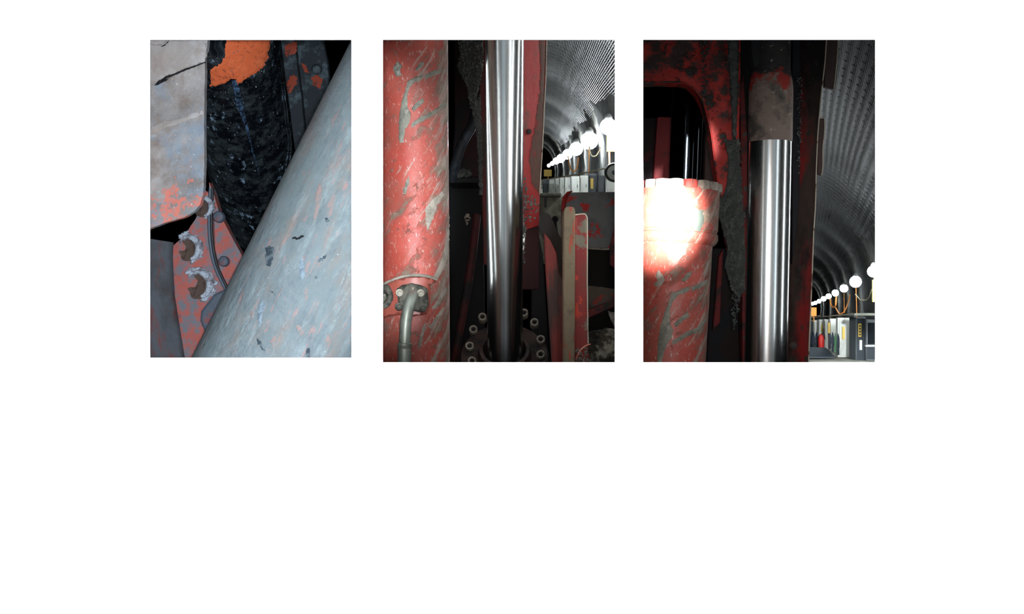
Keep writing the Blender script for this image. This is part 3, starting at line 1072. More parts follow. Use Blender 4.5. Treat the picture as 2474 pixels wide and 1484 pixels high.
# ================================================================== MIDDLE OPENING
# big red cylinder on the left
rc = Cyl(P(1004, 1000, 7.0), P(1000, -60, 7.0), W(84, 7.0), W(81, 7.0))
RCY = empty('red_cylinder', P(1003, 600, 7.0), 'scuffed red hydraulic cylinder with a bent pipe, left of middle opening', 'cylinder')
rod('barrel', rc, M['red_cyl'], RCY, n=96, rings=6)
SM = [(1003, 188), (1030, 178), (1058, 168), (1078, 190), (1080, 230), (1062, 240), (1040, 250), (1015, 262), (1000, 285), (992, 300), (980, 318), (974, 346), (963, 346), (964, 310), (966, 270), (972, 235), (984, 205)]
SMEARS = [
    [(985, 196), (1006, 186), (1024, 180), (1020, 192), (1000, 200), (988, 214), (984, 232), (986, 262), (994, 276), (990, 296), (980, 312), (974, 344), (964, 346), (963, 305), (966, 270), (972, 238), (980, 212)],
    [(994, 262), (1004, 250), (1022, 236), (1026, 246), (1010, 258), (1000, 270)],
    [(992, 300), (1014, 284), (1046, 268), (1076, 246), (1080, 254), (1050, 276), (1018, 294), (996, 308)],
    [(1002, 168), (1014, 152), (1026, 148), (1020, 162), (1008, 172)],
    [(1024, 182), (1050, 170), (1070, 166), (1066, 176), (1046, 184), (1028, 192)],
    [(974, 460), (980, 440), (987, 424), (989, 438), (984, 455), (980, 470), (974, 472)],
    [(950, 160), (962, 148), (972, 158), (966, 170), (972, 182), (960, 186), (952, 178)],
]
for i, p in enumerate(SMEARS):
    skin('mud_smear', p, rc, .005, M['mud'], RCY, step=3.5, jag=2.5, fr=.2, amp=.003, nscale=.12, back=.012, seed=i * 3.0)['label'] = 'dried grey mud smear'
for i, p in enumerate([
    [(1084, 600), (1076, 640), (1062, 668), (1046, 690), (1038, 700), (1048, 668), (1062, 640), (1074, 600), (1082, 560), (1086, 520)],
    [(1030, 500), (1046, 482), (1070, 462), (1074, 470), (1056, 500), (1042, 540), (1032, 560), (1028, 530)],
    [(1042, 746), (1060, 722), (1078, 690), (1080, 700), (1066, 728), (1050, 748)],
    [(1036, 790), (1054, 764), (1076, 738), (1076, 746), (1058, 770), (1042, 796)],
    [(1010, 830), (1018, 800), (1028, 776), (1028, 790), (1020, 824), (1012, 850)],
]):
    skin('mud_smear', p, rc, .004, M['mud_pale'], RCY, step=3.5, jag=3, fr=.25, amp=.003, nscale=.12, back=.012, seed=40 + i * 3.0)['label'] = 'pale dried mud streak'

# raised welded pad carrying the pipe flange
pad = skin('port_pad', [(918, 692), (935, 682), (962, 672), (1000, 666), (1030, 668), (1058, 676), (1050, 684), (1040, 690), (1038, 745), (1030, 760), (1000, 765), (960, 762), (918, 770)],
     rc, .040, M['red_cyl'], RCY, step=6, jag=.8, amp=.003, nscale=.06, back=.05)
tube('weld_bead', [rc.hit(x, y, .035) for x, y in ((922, 690), (945, 678), (975, 668), (1005, 665), (1035, 668), (1056, 676))], .010, M['mud_pale'], RCY)
bfl = Plane(rc.hit(965, 700, .045), rc.hit(1030, 700, .045), rc.hit(998, 745, .045))
clamp = skin('flange_clamp', [(958, 698), (972, 688), (996, 684), (1020, 690), (1033, 698), (1035, 740), (1020, 756), (1000, 752), (990, 746), (975, 748), (961, 744), (962, 728)], bfl, .035, M['fitting'], RCY, step=5, jag=1.5, amp=.008, nscale=.08, back=.05)
for (x, y) in ((966, 709), (1017, 710), (964, 742), (1022, 745)):
    c = bfl.hit(x, y, .03)
    r = W(9.5, 6.75)
    ax = bfl.n
    b = lathe('flange_bolt', Cyl(c, c + ax * .1, r, r), [(0, r), (.030, r), (.036, r * .9), (.036, r * .5), (.012, r * .45)], M['fitting'] if y > 730 else M['bolt'], clamp, n=16)
lathe('left_fitting', Cyl(rc.hit(931, 716, .02), rc.hit(931, 716, .02) + Vector((-.35, -1, 0)).normalized() * .1, .08, .07), [(0, .085), (.05, .08), (.055, .05), (.09, .05), (.1, .03)], M['fitting'], RCY, n=20, wob=.1)
p0 = bfl.hit(998, 716, .03)
pts = [p0, bfl.hit(997, 715, .10), bfl.hit(993, 726, .15), bfl.hit(986, 748, .165), bfl.hit(981, 775, .165), bfl.hit(979, 805, .16), bfl.hit(978, 832, .155)]
tube('bent_pipe', pts, .037, M['steel_pipe'], RCY, n=20, sub=8)
q0, q1 = pts[-1], bfl.hit(977, 845, .15)
lathe('pipe_collar', Cyl(q0 - (q1 - q0).normalized() * .01, q1, .05, .05), [(0, .036), (.004, .046), (.02, .048), (.03, .044), (.05, .044)], M['steel_pipe'], RCY, n=24)
rod('pipe_hose', Cyl(bfl.hit(977.5, 838, .152), bfl.hit(974, 1000, .14), .043, .045), M['steel_pipe'], RCY, n=24)

# chrome rod, its foot further away than its head
cr = Cyl(P(1219, -40, 6.95), P(1220, 868, 7.75), .1325, .1325)
ROD = empty('chrome_rod', P(1220, 480, 7.3), 'tall polished chrome piston rod in the middle opening', 'rod')
rod('rod_shaft', cr, M['chrome'], ROD, n=96, rings=4)

# gland at its foot with socket screws
gl_c = P(1219, 842, 7.74)
gn = Vector((0, -.70, .71)).normalized()
gl = Cyl(gl_c - gn * .25, gl_c + gn * .1, .3, .3)
GL = empty('gland_ring', gl_c, 'dark ring gland with a circle of socket screws round the chrome rod foot', 'gland')
lathe('ring_body', gl, [(0, .35), (.16, .34), (.17, .33), (.17, .205), (.20, .20), (.24, .19), (.245, .165), (.20, .150), (.02, .15), (0, .35)], M['gland'], GL, n=64, cap=False)
for (x, y) in ((1166, 770), (1144, 800), (1135, 840), (1141, 876), (1266, 760), (1291, 783), (1306, 824), (1306, 860)):
    # screw centre on the ring plane
    pln = Plane(gl_c, gl_c + gl.e1, gl_c + gl.e2)
    c = pln.hit(x, y, -.078)
    r = W(11.0, 7.7)
    ax = (gn + Vector((0, -.6, -.2))).normalized()
    s = lathe('socket_screw', Cyl(c - ax * .03, c + ax * .1, r, r), [(0, r), (.07, r), (.078, r * .92), (.078, r * .58), (.055, r * .55)], M['bolt'], GL, n=20)
    c2 = c + ax * .027
    lathe('socket', Cyl(c2, c2 + ax * .02, r * .54, r * .54), [(0, r * .53), (.004, r * .53)], M['socket'], s, n=6)

# red column behind the rod, right of it
col_pl = Plane(P(1262, 95, 7.55), P(1318, 95, 7.7), P(1305, 470, 7.7))
COLM = empty('red_column', P(1290, 480, 7.7), 'narrow red steel column with muddy right half, just right of the chrome rod in middle opening', 'column')
skin('column_face', [(1240, 40), (1324, 40), (1321, 95), (1319, 180), (1315, 260), (1312, 330), (1308, 400), (1304, 470), (1302, 545), (1268, 555), (1262, 470), (1240, 420)], col_pl, 0, M['red_bright'], COLM, step=9, amp=.003, back=.12, edge=False)
skin('mud_smear', [(1303, 95), (1319, 95), (1315, 260), (1311, 340), (1303, 468), (1284, 440), (1278, 380), (1290, 320), (1302, 240), (1306, 160)], col_pl, .004, worn('brown_mud', srgb(92, 64, 54), [dict(col=srgb(130, 44, 40), scale=6, lo=.55, hi=.62)], rough=.8, bump=.006), COLM, step=5, jag=3, back=.01)['label'] = 'brown mud on the right half'
tube('pale_edge', [col_pl.hit(x, y, .004) for x, y in ((1324, 40), (1321, 95), (1319, 180), (1315, 260), (1312, 330), (1308, 400), (1304, 470))], .0045, M['edge'], COLM, n=6)
lathe('bolt_head', Cyl(col_pl.hit(1278, 318, 0), col_pl.hit(1278, 318, .06), .02, .02), [(0, .02), (.025, .02), (.03, .012)], M['gland'], COLM, n=12)
rubble('caked_gravel', [(1267, 470), (1300, 478), (1303, 500), (1298, 530), (1275, 545), (1268, 560)], flat(7.55), 34, 2.0, 4.5, worn('pale_gravel', srgb(112, 110, 104), [dict(col=srgb(70, 68, 64), scale=14, lo=.48, hi=.56)], rough=.9), COLM, 'pale clods caked at its foot')
rubble('caked_gravel', [(1262, 410), (1272, 430), (1272, 500), (1268, 640), (1262, 640)], flat(7.6), 50, 2, 4, M['gravel'], COLM)
prism('lower_web', [(1262, 640), (1270, 560), (1290, 520), (1302, 545), (1304, 700), (1262, 700)], 7.75, .06, worn('web_blackish_red', srgb(58, 24, 24), rough=.8), COLM, .01)  # even, very dark red

# dark frame behind, between cylinder and rod
FR = empty('dark_frame', P(1130, 480, 8.2), 'dark red machine frame caked with gravel, between red cylinder and chrome rod', 'frame')
prism('frame_web', [(1096, 40), (1180, 40), (1180, 428), (1090, 428), (1098, 300)], 8.6, .10, worn('blackish_red', srgb(46, 20, 20), [dict(col=srgb(24, 22, 24), scale=3, lo=.45, hi=.6)], rough=.8), FR, .01)  # very dark red with near-black patches
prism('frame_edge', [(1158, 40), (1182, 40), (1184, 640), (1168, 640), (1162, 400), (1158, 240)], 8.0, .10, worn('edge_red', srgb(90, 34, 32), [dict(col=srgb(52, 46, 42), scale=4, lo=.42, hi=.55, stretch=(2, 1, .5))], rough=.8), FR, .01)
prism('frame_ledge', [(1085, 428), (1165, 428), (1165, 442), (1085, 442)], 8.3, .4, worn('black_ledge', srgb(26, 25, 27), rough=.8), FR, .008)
prism('frame_skirt', [(1085, 442), (1166, 442), (1172, 900), (1085, 900)], 8.72, .08, worn('blackish_plate', srgb(17, 16, 18), rough=.85), FR, .01)  # even near-black plate
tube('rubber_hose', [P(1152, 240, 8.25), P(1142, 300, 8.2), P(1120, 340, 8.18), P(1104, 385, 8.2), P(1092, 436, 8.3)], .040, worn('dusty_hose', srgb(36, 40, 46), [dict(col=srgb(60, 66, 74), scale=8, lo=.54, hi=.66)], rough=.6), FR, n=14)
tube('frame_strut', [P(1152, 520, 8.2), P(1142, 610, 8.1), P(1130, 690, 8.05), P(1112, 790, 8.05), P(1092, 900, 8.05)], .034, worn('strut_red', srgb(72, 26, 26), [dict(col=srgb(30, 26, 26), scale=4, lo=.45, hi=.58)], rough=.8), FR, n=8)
rubble('caked_gravel', [(1106, 95), (1166, 90), (1168, 120), (1166, 160), (1160, 200), (1150, 240), (1148, 266), (1138, 262), (1128, 210), (1112, 175), (1106, 160), (1112, 130)], flat(8.0), 330, 2.0, 4.6, M['gravel'], FR, 'dark caked gravel at the top', gap=.62, bed=True)
rubble('caked_gravel', [(1138, 255), (1160, 230), (1164, 330), (1166, 470), (1158, 470), (1156, 380), (1150, 310)], flat(8.0), 120, 1.6, 3.6, M['gravel'], FR, 'thin line of caked gravel', gap=.7, bed=True)
rubble('caked_gravel', [(1104, 420), (1116, 408), (1134, 412), (1140, 424), (1106, 430)], flat(8.25), 45, 2.2, 4, M['gravel'], FR)
rubble('caked_gravel', [(1120, 520), (1132, 516), (1136, 530), (1128, 544)], flat(8.3), 14, 2.2, 4, M['mud_pale'], FR)

# red post at right foreground
PO2 = empty('red_post', P(1370, 876, 7.2), 'muddy red upright post with stepped rounded top, right foreground of middle opening', 'post')
prism('post_side', [(1314, 560), (1330, 580), (1345, 610), (1352, 660), (1364, 680), (1366, 920), (1336, 920), (1326, 760), (1318, 640)], 7.3, .16, worn('post_side_red', srgb(122, 48, 42), [dict(col=srgb(64, 44, 38), scale=3, lo=.46, hi=.58, stretch=(2.2, 1, .5))], rough=.75), PO2, .012)
prism('post_front', [(1362, 520), (1364, 503), (1370, 499), (1384, 499), (1389, 504), (1390, 520), (1389, 920), (1362, 920), (1361, 640)], 7.14, .30, M['khaki'], PO2, .018)
prism('post_cheek', [(1388, 524), (1392, 518), (1410, 517), (1417, 523), (1419, 545), (1419, 700), (1421, 830), (1428, 920), (1388, 920)], 7.19, .22, M['post_red'], PO2, .016)
prism('inner_web', [(1300, 545), (1312, 508), (1330, 520), (1352, 570), (1364, 585), (1364, 700), (1340, 668), (1322, 600)], 7.5, .05, worn('dark_web', srgb(44, 38, 34), rough=.8), PO2, .008)
tube('pale_edge', [P(x, y, 7.18) for x, y in ((1390, 519), (1411, 517), (1417, 523), (1419, 545), (1419, 700), (1421, 830))], .0045, M['edge'], PO2, n=6, sub=3)
rubble('caked_gravel', [(1392, 840), (1418, 838), (1424, 876), (1392, 900)], flat(7.18), 40, 2, 4, M['mud'], PO2, 'grey mud at the foot')
tag(tube('tie_wire', [P(1392, 868, 7.10), P(1400, 850, 7.07), P(1412, 838, 7.08), P(1426, 832, 7.12)], .006, M['pink'], None, n=6), 'pink tie wire looped round the muddy red post', 'wire')
prism('post_lug', [(1286, 620), (1300, 560), (1312, 620), (1330, 900), (1280, 900)], 8.15, .08, worn('black_web', srgb(20, 18, 20), rough=.8), PO2, .01)

# grey plate behind the post
GP = empty('grey_machine_plate', P(1425, 560, 8.8), 'dusty grey machine plate with red scratches behind the red post', 'plate')
gp_pl = Plane(P(1360, 470, 8.6), P(1490, 470, 8.9), P(1420, 600, 8.6))
skin('plate_face', [(1366, 480), (1372, 470), (1384, 465), (1500, 464), (1500, 590), (1468, 602), (1418, 598), (1400, 596), (1372, 590), (1364, 540)], gp_pl, 0, M['grey_red'], GP, step=8, amp=.004, back=.10, edge=False)
skin('red_edge', [(1357, 500), (1360, 476), (1370, 463), (1384, 461), (1376, 470), (1370, 484), (1366, 505), (1364, 560), (1357, 575)], gp_pl, .02, M['red_bright'], GP, step=4, jag=.6, back=.10)['label'] = 'red rounded upper edge'
tube('lower_lip', [gp_pl.hit(1400, 599, .01), gp_pl.hit(1440, 601, .01), gp_pl.hit(1470, 602, .01), gp_pl.hit(1500, 594, .01)], .010, M['bolt'], GP, n=8, sub=3)
prism('red_rib', [(1474, 600), (1486, 545), (1500, 520), (1500, 660), (1474, 640)], 8.5, .08, M['red_dark'], GP, .01)

UC = empty('lower_beam', P(1450, 760, 8.6), 'grimy lower machine beam in bottom right corner of middle opening', 'beam')
skin('beam_face', [(1412, 690), (1440, 692), (1500, 700), (1500, 722), (1450, 745), (1412, 755)], flat(8.7), 0, worn('grimy_beam', srgb(92, 80, 70), [dict(col=srgb(150, 56, 50), scale=6, lo=.56, hi=.62), dict(col=srgb(50, 46, 42), scale=4, lo=.5, hi=.65)], rough=.85, bump=.01), UC, step=6, jag=1, amp=.01, back=.15, edge=False)
prism('beam_flange', [(1414, 752), (1500, 716), (1500, 735), (1416, 772)], 8.5, .14, M['red_dark'], UC, .01)
prism('back_web', [(1400, 600), (1505, 600), (1505, 900), (1400, 900)], 9.4, .1, worn('near_black_plate', srgb(26, 24, 22), rough=.9), UC, .01)  # even near-black colour
skin('mud_heap', [(1412, 815), (1440, 800), (1500, 792), (1500, 900), (1412, 900)], flat(8.3), .02, worn('heaped_mud', srgb(76, 68, 58), [dict(col=srgb(170, 164, 148), scale=6, lo=.55, hi=.62, grad=(2, -.1, .2, .12)), dict(col=srgb(40, 36, 32), scale=5, lo=.5, hi=.6)], rough=.9, bump=.015), UC, step=6, jag=3, amp=.03, nscale=.06, back=.3)['label'] = 'heap of grey mud'
skin('mud_patch', [(1470, 752), (1486, 756), (1500, 790), (1486, 790), (1476, 772)], flat(8.4), .01, M['bolt'], UC, step=4, jag=2, back=.05)

# concrete ledge and cabinets in the middle distance
LG = empty('concrete_ledge', P(1335, 545, 11), 'pale concrete block with a ledge, seen past the red column', 'block')
pbox('ledge_top', 1298, 466, 1356, 473, 10.8, .5, M['ground'], LG, .01)
pbox('block_body', 1300, 474, 1364, 618, 11.0, .5, worn('pale_wall', srgb(150, 146, 130), [dict(col=srgb(110, 104, 92), scale=5, lo=.5, hi=.65)], rough=.9), LG, .01)
pbox('block_leg', 1316, 474, 1321, 500, 10.85, .1, M['shed_dark'], LG, .004)
PL2 = empty('hanging_latch', P(1341, 540, 10.5), 'small black latch hanging in front of the pale block', 'latch')
tube('latch_bar', [P(1341, 528, 10.6), P(1342, 545, 10.6), P(1345, 562, 10.6)], .016, M['black'], PL2)
lathe('latch_eye', Cyl(P(1341, 530, 10.6), P(1341, 530, 10.55), .03, .03), [(0, .035), (.03, .035), (.03, .018), (0, .018)], M['black'], PL2, n=14)

CABB = [(1311, 1326, 432, 21, 'shed_grey'), (1327, 1340, 431, 20.6, 'shed'), (1341, 1351, 430, 20.2, 'shed'), (1352, 1363, 429, 19.8, 'shed'), (1364, 1378, 428, 19.2, 'shed'), (1379, 1400, 426, 18.6, 'shed'), (1401, 1421, 424, 18.0, 'shed'), (1443, 1462, 424, 17.4, 'shed_dark'), (1463, 1500, 428, 17.0, 'shed')]


def cabinet(x0, x1, y0, y1, d, mat, label, group, deep=.10, handle=True):
    t = empty('cabinet', P((x0 + x1) / 2, y1, d), label, 'cabinet', group)
    pbox('cabinet_body', x0, y0, x1, y1, d, deep, M[mat], t, .006)
    w = x1 - x0
    pbox('cabinet_door', x0 + w * .10, y0 + (y1 - y0) * .05, x1 - w * .10, y1 - (y1 - y0) * .05, d - .015, .02, M[mat], t, .004)
    if handle:
        pbox('door_handle', x1 - w * .26, (y0 + y1) / 2 - (y1 - y0) * .08, x1 - w * .2, (y0 + y1) / 2 + (y1 - y0) * .08, d - .03, .02, M['shed_dark'], t, .002)
    return t


nth = ['first', 'second', 'third', 'fourth', 'fifth', 'sixth', 'seventh', 'eighth', 'ninth']
for i, (x0, x1, y0, d, mt) in enumerate(CABB):
    cabinet(x0, x1, y0, 474, d, mt, '%s far cabinet behind middle opening, %s from the red column' % ({'shed': 'white', 'shed_grey': 'grey', 'shed_dark': 'dark grey'}[mt], nth[i]), 'far cabinets in the middle tunnel')
DR = empty('far_door', P(1432, 474, 17.8), 'dark grey door with a tall yellow sign, between far white cabinets', 'door')
pbox('door_frame', 1422, 420, 1442, 478, 17.8, .08, M['shed_grey'], DR, .006)
pbox('door_leaf', 1424, 424, 1440, 478, 17.77, .03, M['shed_dark'], DR, .004)
pbox('door_sign', 1426.5, 431, 1433.5, 456, 17.75, .02, M['yellow'], DR, .002)
SB = empty('yellow_sign', P(1478, 345, 13.2), 'large yellow sign panel hanging under the nearest middle tunnel lamp', 'sign')
pbox('sign_board', 1466, 322, 1500, 366, 13.3, .03, M['yellow'], SB, .004)
pbox('sign_stripe', 1469, 337, 1500, 343, 13.285, .016, worn('pale_stripe', srgb(250, 236, 190), rough=.6), SB, .001)
tube('sign_pole', [P(1472, 366, 13.32), P(1472, 430, 13.32)], .012, M['cable'], SB, n=6)
SB2 = empty('yellow_sign', P(1325, 415, 22), 'small yellow sign panel right of the red column edge', 'sign')
pbox('sign_board', 1314, 410, 1333, 426, 22.5, .03, M['yellow'], SB2, .004)
tube('sign_pole', [P(1324, 426, 22.5), P(1324, 436, 22.5)], .012, M['cable'], SB2, n=6)
RL = empty('hose_reel', P(1482, 416, 13.0), 'round black hose reel with pale rim, right edge of middle opening', 'reel')
rcx = Cyl(P(1484, 417, 13.0), P(1484, 417, 12.85), .1, .1)
lathe('reel_tyre', rcx, [(0, .09), (0, .115), (.05, .125), (.1, .115), (.1, .09)], M['tyre'], RL, n=32)
lathe('reel_rim', rcx, [(.02, .06), (.02, .09), (.11, .09), (.11, .06)], M['shed'], RL, n=32)
lathe('reel_hub', rcx, [(.02, .03), (.12, .03), (.125, .01)], M['shed_grey'], RL, n=16)


def cable(pts, r, mat, label, group=None):
    tag(tube('cable', pts, r, M[mat], None, n=6), label, 'cable', group)


cable([P(1372, 376, 17), P(1378, 405, 17), P(1386, 414, 17), P(1394, 405, 17), P(1398, 380, 17)], .012, 'cable', 'orange cable loop hanging below the middle tunnel lamps')
cable([P(1424, 352, 15), P(1428, 374, 15), P(1440, 376, 15), P(1452, 356, 15)], .010, 'cable_pale', 'pale cable loop between the two brightest middle tunnel lamps')
cable([P(1423, 352, 15.2), P(1423, 420, 15.2)], .008, 'cable', 'straight orange cable dropping from the second middle tunnel lamp')
cable([P(1306, 436, 19), P(1380, 424, 16.5), P(1440, 412, 15), P(1495, 398, 13.6)], .010, 'cable_pale', 'pale cable running above the far white cabinets')

# ================================================================== RIGHT OPENING
# red frame with an arched cut-out
FR3 = empty('red_arch_frame', P(1700, 350, 7.6), 'worn red machine frame with arched cut-out, upper left of right opening', 'frame')
fp = flat(7.45)
ARCH = [(1534, 40), (1790, 40), (1788, 200), (1784, 400), (1786, 620), (1772, 640), (1758, 560), (1746, 500), (1735, 440), (1726, 380), (1718, 320), (1708, 275), (1698, 245), (1684, 222), (1668, 207), (1646, 199), (1600, 198), (1534, 200)]
skin('frame_plate', ARCH, fp, 0, M['red_frame'], FR3, step=8, jag=.8, amp=.006, nscale=.03, back=.16, edge=False)
pa = skin('weld_ridge', [(1756, 40), (1786, 40), (1784, 200), (1778, 360), (1770, 350), (1766, 250), (1760, 160)], fp, .03, M['gravel'], FR3, step=5, jag=3, amp=.01, nscale=.08, back=.04)
pa['label'] = 'dark muddy ridge down the right side'
tube('cut_edge', [fp.hit(x, y, -.002) for x, y in ((1540, 200), (1600, 198), (1646, 199), (1668, 207), (1684, 222), (1698, 245), (1708, 275), (1718, 320), (1726, 380), (1735, 440), (1746, 500))], .0065, M['red_frame'], FR3, n=6, sub=4)
rubble('caked_gravel', [(1752, 340), (1786, 336), (1790, 420), (1796, 520), (1800, 600), (1800, 700), (1786, 720), (1768, 700), (1752, 640), (1760, 600), (1742, 540), (1732, 480), (1748, 478), (1758, 440), (1762, 390)], flat(7.40), 400, 2.0, 5.0, M['gravel'], FR3, 'dark caked gravel down the right leg', gap=.6, bed=True)
rubble('caked_gravel', [(1766, 690), (1792, 700), (1784, 760), (1774, 800), (1768, 780)], flat(7.5), 60, 2.0, 4.2, M['gravel'], FR3)
rubble('caked_gravel', [(1690, 95), (1720, 95), (1712, 130), (1700, 150), (1712, 200), (1700, 230), (1690, 210), (1698, 160)], flat(7.43), 60, 1.8, 4, M['gravel'], FR3)
prism('frame_leg', [(1786, 200), (1797, 180), (1806, 330), (1806, 620), (1806, 920), (1794, 920), (1792, 600), (1790, 330)], 7.6, .10, M['red_dark'], FR3, .01)
prism('dark_gap_backing', [(1776, 40), (1940, 40), (1940, 920), (1790, 920), (1784, 600)], 8.0, .05, worn('black_gap_backing', srgb(16, 15, 17), rough=.9), FR3, .01)  # black sheet added to block the tunnel view and keep the gap dark
prism('back_web', [(1722, 600), (1800, 600), (1800, 920), (1705, 920)], 8.2, .08, worn('blackish_web', srgb(34, 22, 22), [dict(col=srgb(22, 26, 32), scale=4, lo=.45, hi=.6)], rough=.85), FR3, .01)  # dark reddish web with blue-black patches
prism('back_strip', [(1737, 620), (1748, 600), (1740, 780), (1722, 800)], 8.1, .06, M['red_dark'], FR3, .01)

# what stands in the cut-out
RS = empty('red_strip_plate', P(1600, 450, 8.6), 'wine red upright strip standing inside the arched cut-out', 'plate')
prism('strip_face', [(1588, 282), (1624, 282), (1618, 470), (1576, 470)], 8.7, .10, M['red_strip'], RS, .01)
prism('side_web', [(1540, 284), (1586, 284), (1574, 470), (1540, 470)], 8.75, .10, worn('dim_web', srgb(52, 40, 42), [dict(col=srgb(90, 44, 46), scale=5, lo=.55, hi=.62)], rough=.8), RS, .01)
BR3 = empty('brown_web_plate', P(1718, 430, 8.5), 'plain brown plate beside the arch edge, right of the black rod', 'plate')
prism('web_face', [(1704, 318), (1722, 322), (1742, 500), (1700, 500)], 8.3, .08, worn('brown_plate', srgb(74, 58, 52), rough=.8), BR3, .01)
BR = empty('black_rod', P(1655, 450, 8.0), 'glossy black chrome rod standing in the cylinder head inside the arch', 'rod')
brc = Cyl(P(1653, 470, 8.0), P(1664, 180, 8.0), W(38, 8.0), W(38, 8.0))
rod('rod_shaft', brc, worn('black_chrome', srgb(40, 44, 48), rough=.10, metal=1.0), BR, n=64, rings=2)

# red cylinder with collar
c3 = Cyl(P(1612, 1000, 7.0), P(1642, 440, 7.0), W(84, 7.0), W(88, 7.0))
R3 = empty('red_cylinder', P(1625, 700, 7.0), 'scuffed red hydraulic cylinder with bolted collar, left of right opening', 'cylinder')
rod('barrel', Cyl(P(1612, 1000, 7.0), P(1636, 560, 7.0), W(84, 7.0), W(86, 7.0)), M['red_cyl'], R3, n=96, rings=4)
c3b = Cyl(P(1612, 1000, 7.0), P(1636, 560, 7.0), W(84, 7.0), W(86, 7.0))
hd = Cyl(P(1637, 585, 7.0), P(1644, 458, 7.0), W(96, 7.0), W(95, 7.0))
R = W(96, 7.0)
lathe('head_collar', hd, [(-.02, R * .90), (.0, R * .97), (.02, R), (.055, R * .99), (.06, R * .965), (.075, R * .965), (.08, R * .985), (.34, R * .98), (.355, R * .96), (.355, R * .55)], M['red_cyl'], R3, n=72)
# crenellated rim of bolt heads
for k in range(16):
    a = 2 * math.pi * k / 16 + .12
    c = hd.A + hd.u * .355 + (hd.e1 * math.cos(a) + hd.e2 * math.sin(a)) * R * .86
    lathe('rim_bolt', Cyl(c - hd.u * .01, c + hd.u * .1, .05, .05), [(0, .050), (.035, .050), (.055, .046), (.06, .025)], M['mud_pale'] if k % 6 else M['red_bright'], R3, n=8, wob=.2)
for i, p in enumerate(SMEARS[:6]):
    q = []
    for (x, y) in p:
        # same smears as on the other view of this kind of cylinder, lower down
        q.append((1571 + (x - 963) * 1.14 + (y - 188) * -.085 + 30 - 2, 700 + (y - 188) * 1.12))
    q = [(min(x, 1708), y) for x, y in q]
    if i in (5,): continue
    skin('mud_smear', q, c3b, .005, M['mud'], R3, step=3.5, jag=2.5, fr=.2, amp=.003, nscale=.12, back=.012, seed=80 + i * 3.0)['label'] = 'dried grey mud smear'
skin('mud_smear', [(1668, 508), (1682, 502), (1698, 510), (1702, 530), (1692, 560), (1676, 558), (1664, 540)], hd, .005, worn('green_grey_mud', srgb(82, 92, 86), rough=.9, bump=.01), R3, step=4, jag=4, fr=.2, amp=.004, back=.02)['label'] = 'green-grey mud on the collar'
skin('mud_smear', [(1585, 660), (1592, 652), (1600, 662), (1606, 676), (1598, 690), (1588, 694), (1578, 690), (1588, 678)], c3b, .004, M['mud_pale'], R3, step=3.5, jag=3, fr=.25, back=.01)

# chrome rod with muddy eye collar
c4 = Cyl(P(1850, 940, 7.15), P(1861, 338, 7.07), .1445, .1445)
R4 = empty('chrome_rod', P(1855, 600, 7.1), 'thick polished chrome rod under a muddy red collar in the right opening', 'rod')
rod('rod_shaft', c4, M['chrome'], R4, n=96, rings=4)
ey = Cyl(P(1861, 344, 7.07), P(1865, 40, 7.05), .15, .15)
r = W(52.2, 7.06)
lathe('eye_collar', ey, [(0, .12), (0, r * .985), (.02, r), (.36, r * 1.0), (.41, r * .97), (.46, r * .90), (.50, r * .86), (.9, r * .84)], worn('muddy_collar', srgb(126, 108, 98), [
    dict(col=srgb(70, 66, 60), scale=5, lo=.48, hi=.60),
    dict(col=srgb(150, 44, 36), scale=6, lo=.64, hi=.71, grad=(1, .22, .42, .20), ro=.72),
    dict(col=srgb(40, 38, 36), scale=7, lo=.64, hi=.72, grad=(1, .40, .52, .35), ro=.7),
    dict(col=srgb(170, 160, 148), scale=20, lo=.62, hi=.68, amt=.7)], rough=.7, bump=.010, bscale=24, coord='UV'), R4, n=64)
prism('eye_lug', [(1812, 40), (1915, 40), (1912, 130), (1902, 165), (1880, 150), (1862, 128), (1846, 150), (1822, 165), (1814, 120)], 6.98, .10, worn('black_lug', srgb(26, 26, 28), [dict(col=srgb(60, 64, 70), scale=12, lo=.62, hi=.68), dict(col=srgb(110, 34, 32), scale=5, lo=.58, hi=.64)], rough=.8, bump=.008), R4, .02)

# right red column with tabs
C5 = empty('red_column', P(1965, 700, 7.5), 'tall red and black muddy column right of the chrome rod in right opening', 'column')
cp5 = Plane(P(1915, 480, 7.55), P(1990, 480, 7.35), P(1960, 860, 7.35))
CO5 = [(1912, 40), (2000, 40), (1997, 95), (1992, 160), (1985, 220), (1979, 285), (1975, 340), (1972, 420), (1970, 500), (1966, 560), (1963, 640), (1959, 740), (1955, 830), (1952, 920), (1904, 920), (1906, 700)]
skin('column_face', CO5, cp5, 0, worn('patchy_red_paint', srgb(150, 36, 36), [  # red paint with brown and blackish patches, browner towards one side
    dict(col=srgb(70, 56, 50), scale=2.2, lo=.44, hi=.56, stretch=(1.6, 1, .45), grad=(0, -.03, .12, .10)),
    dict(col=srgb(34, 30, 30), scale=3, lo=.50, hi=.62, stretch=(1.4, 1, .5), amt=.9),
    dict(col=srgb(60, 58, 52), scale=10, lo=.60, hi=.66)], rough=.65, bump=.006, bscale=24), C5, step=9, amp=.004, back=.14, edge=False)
prism('column_groove', [(1914, 40), (1936, 40), (1934, 330), (1932, 480), (1926, 560), (1914, 640)], 7.42, .05, worn('black_groove', srgb(18, 18, 22), rough=.8), C5, .008)
tube('pale_edge', [cp5.hit(x, y, .004) for x, y in CO5[1:14]], .0045, M['edge'], C5, n=6, sub=3)
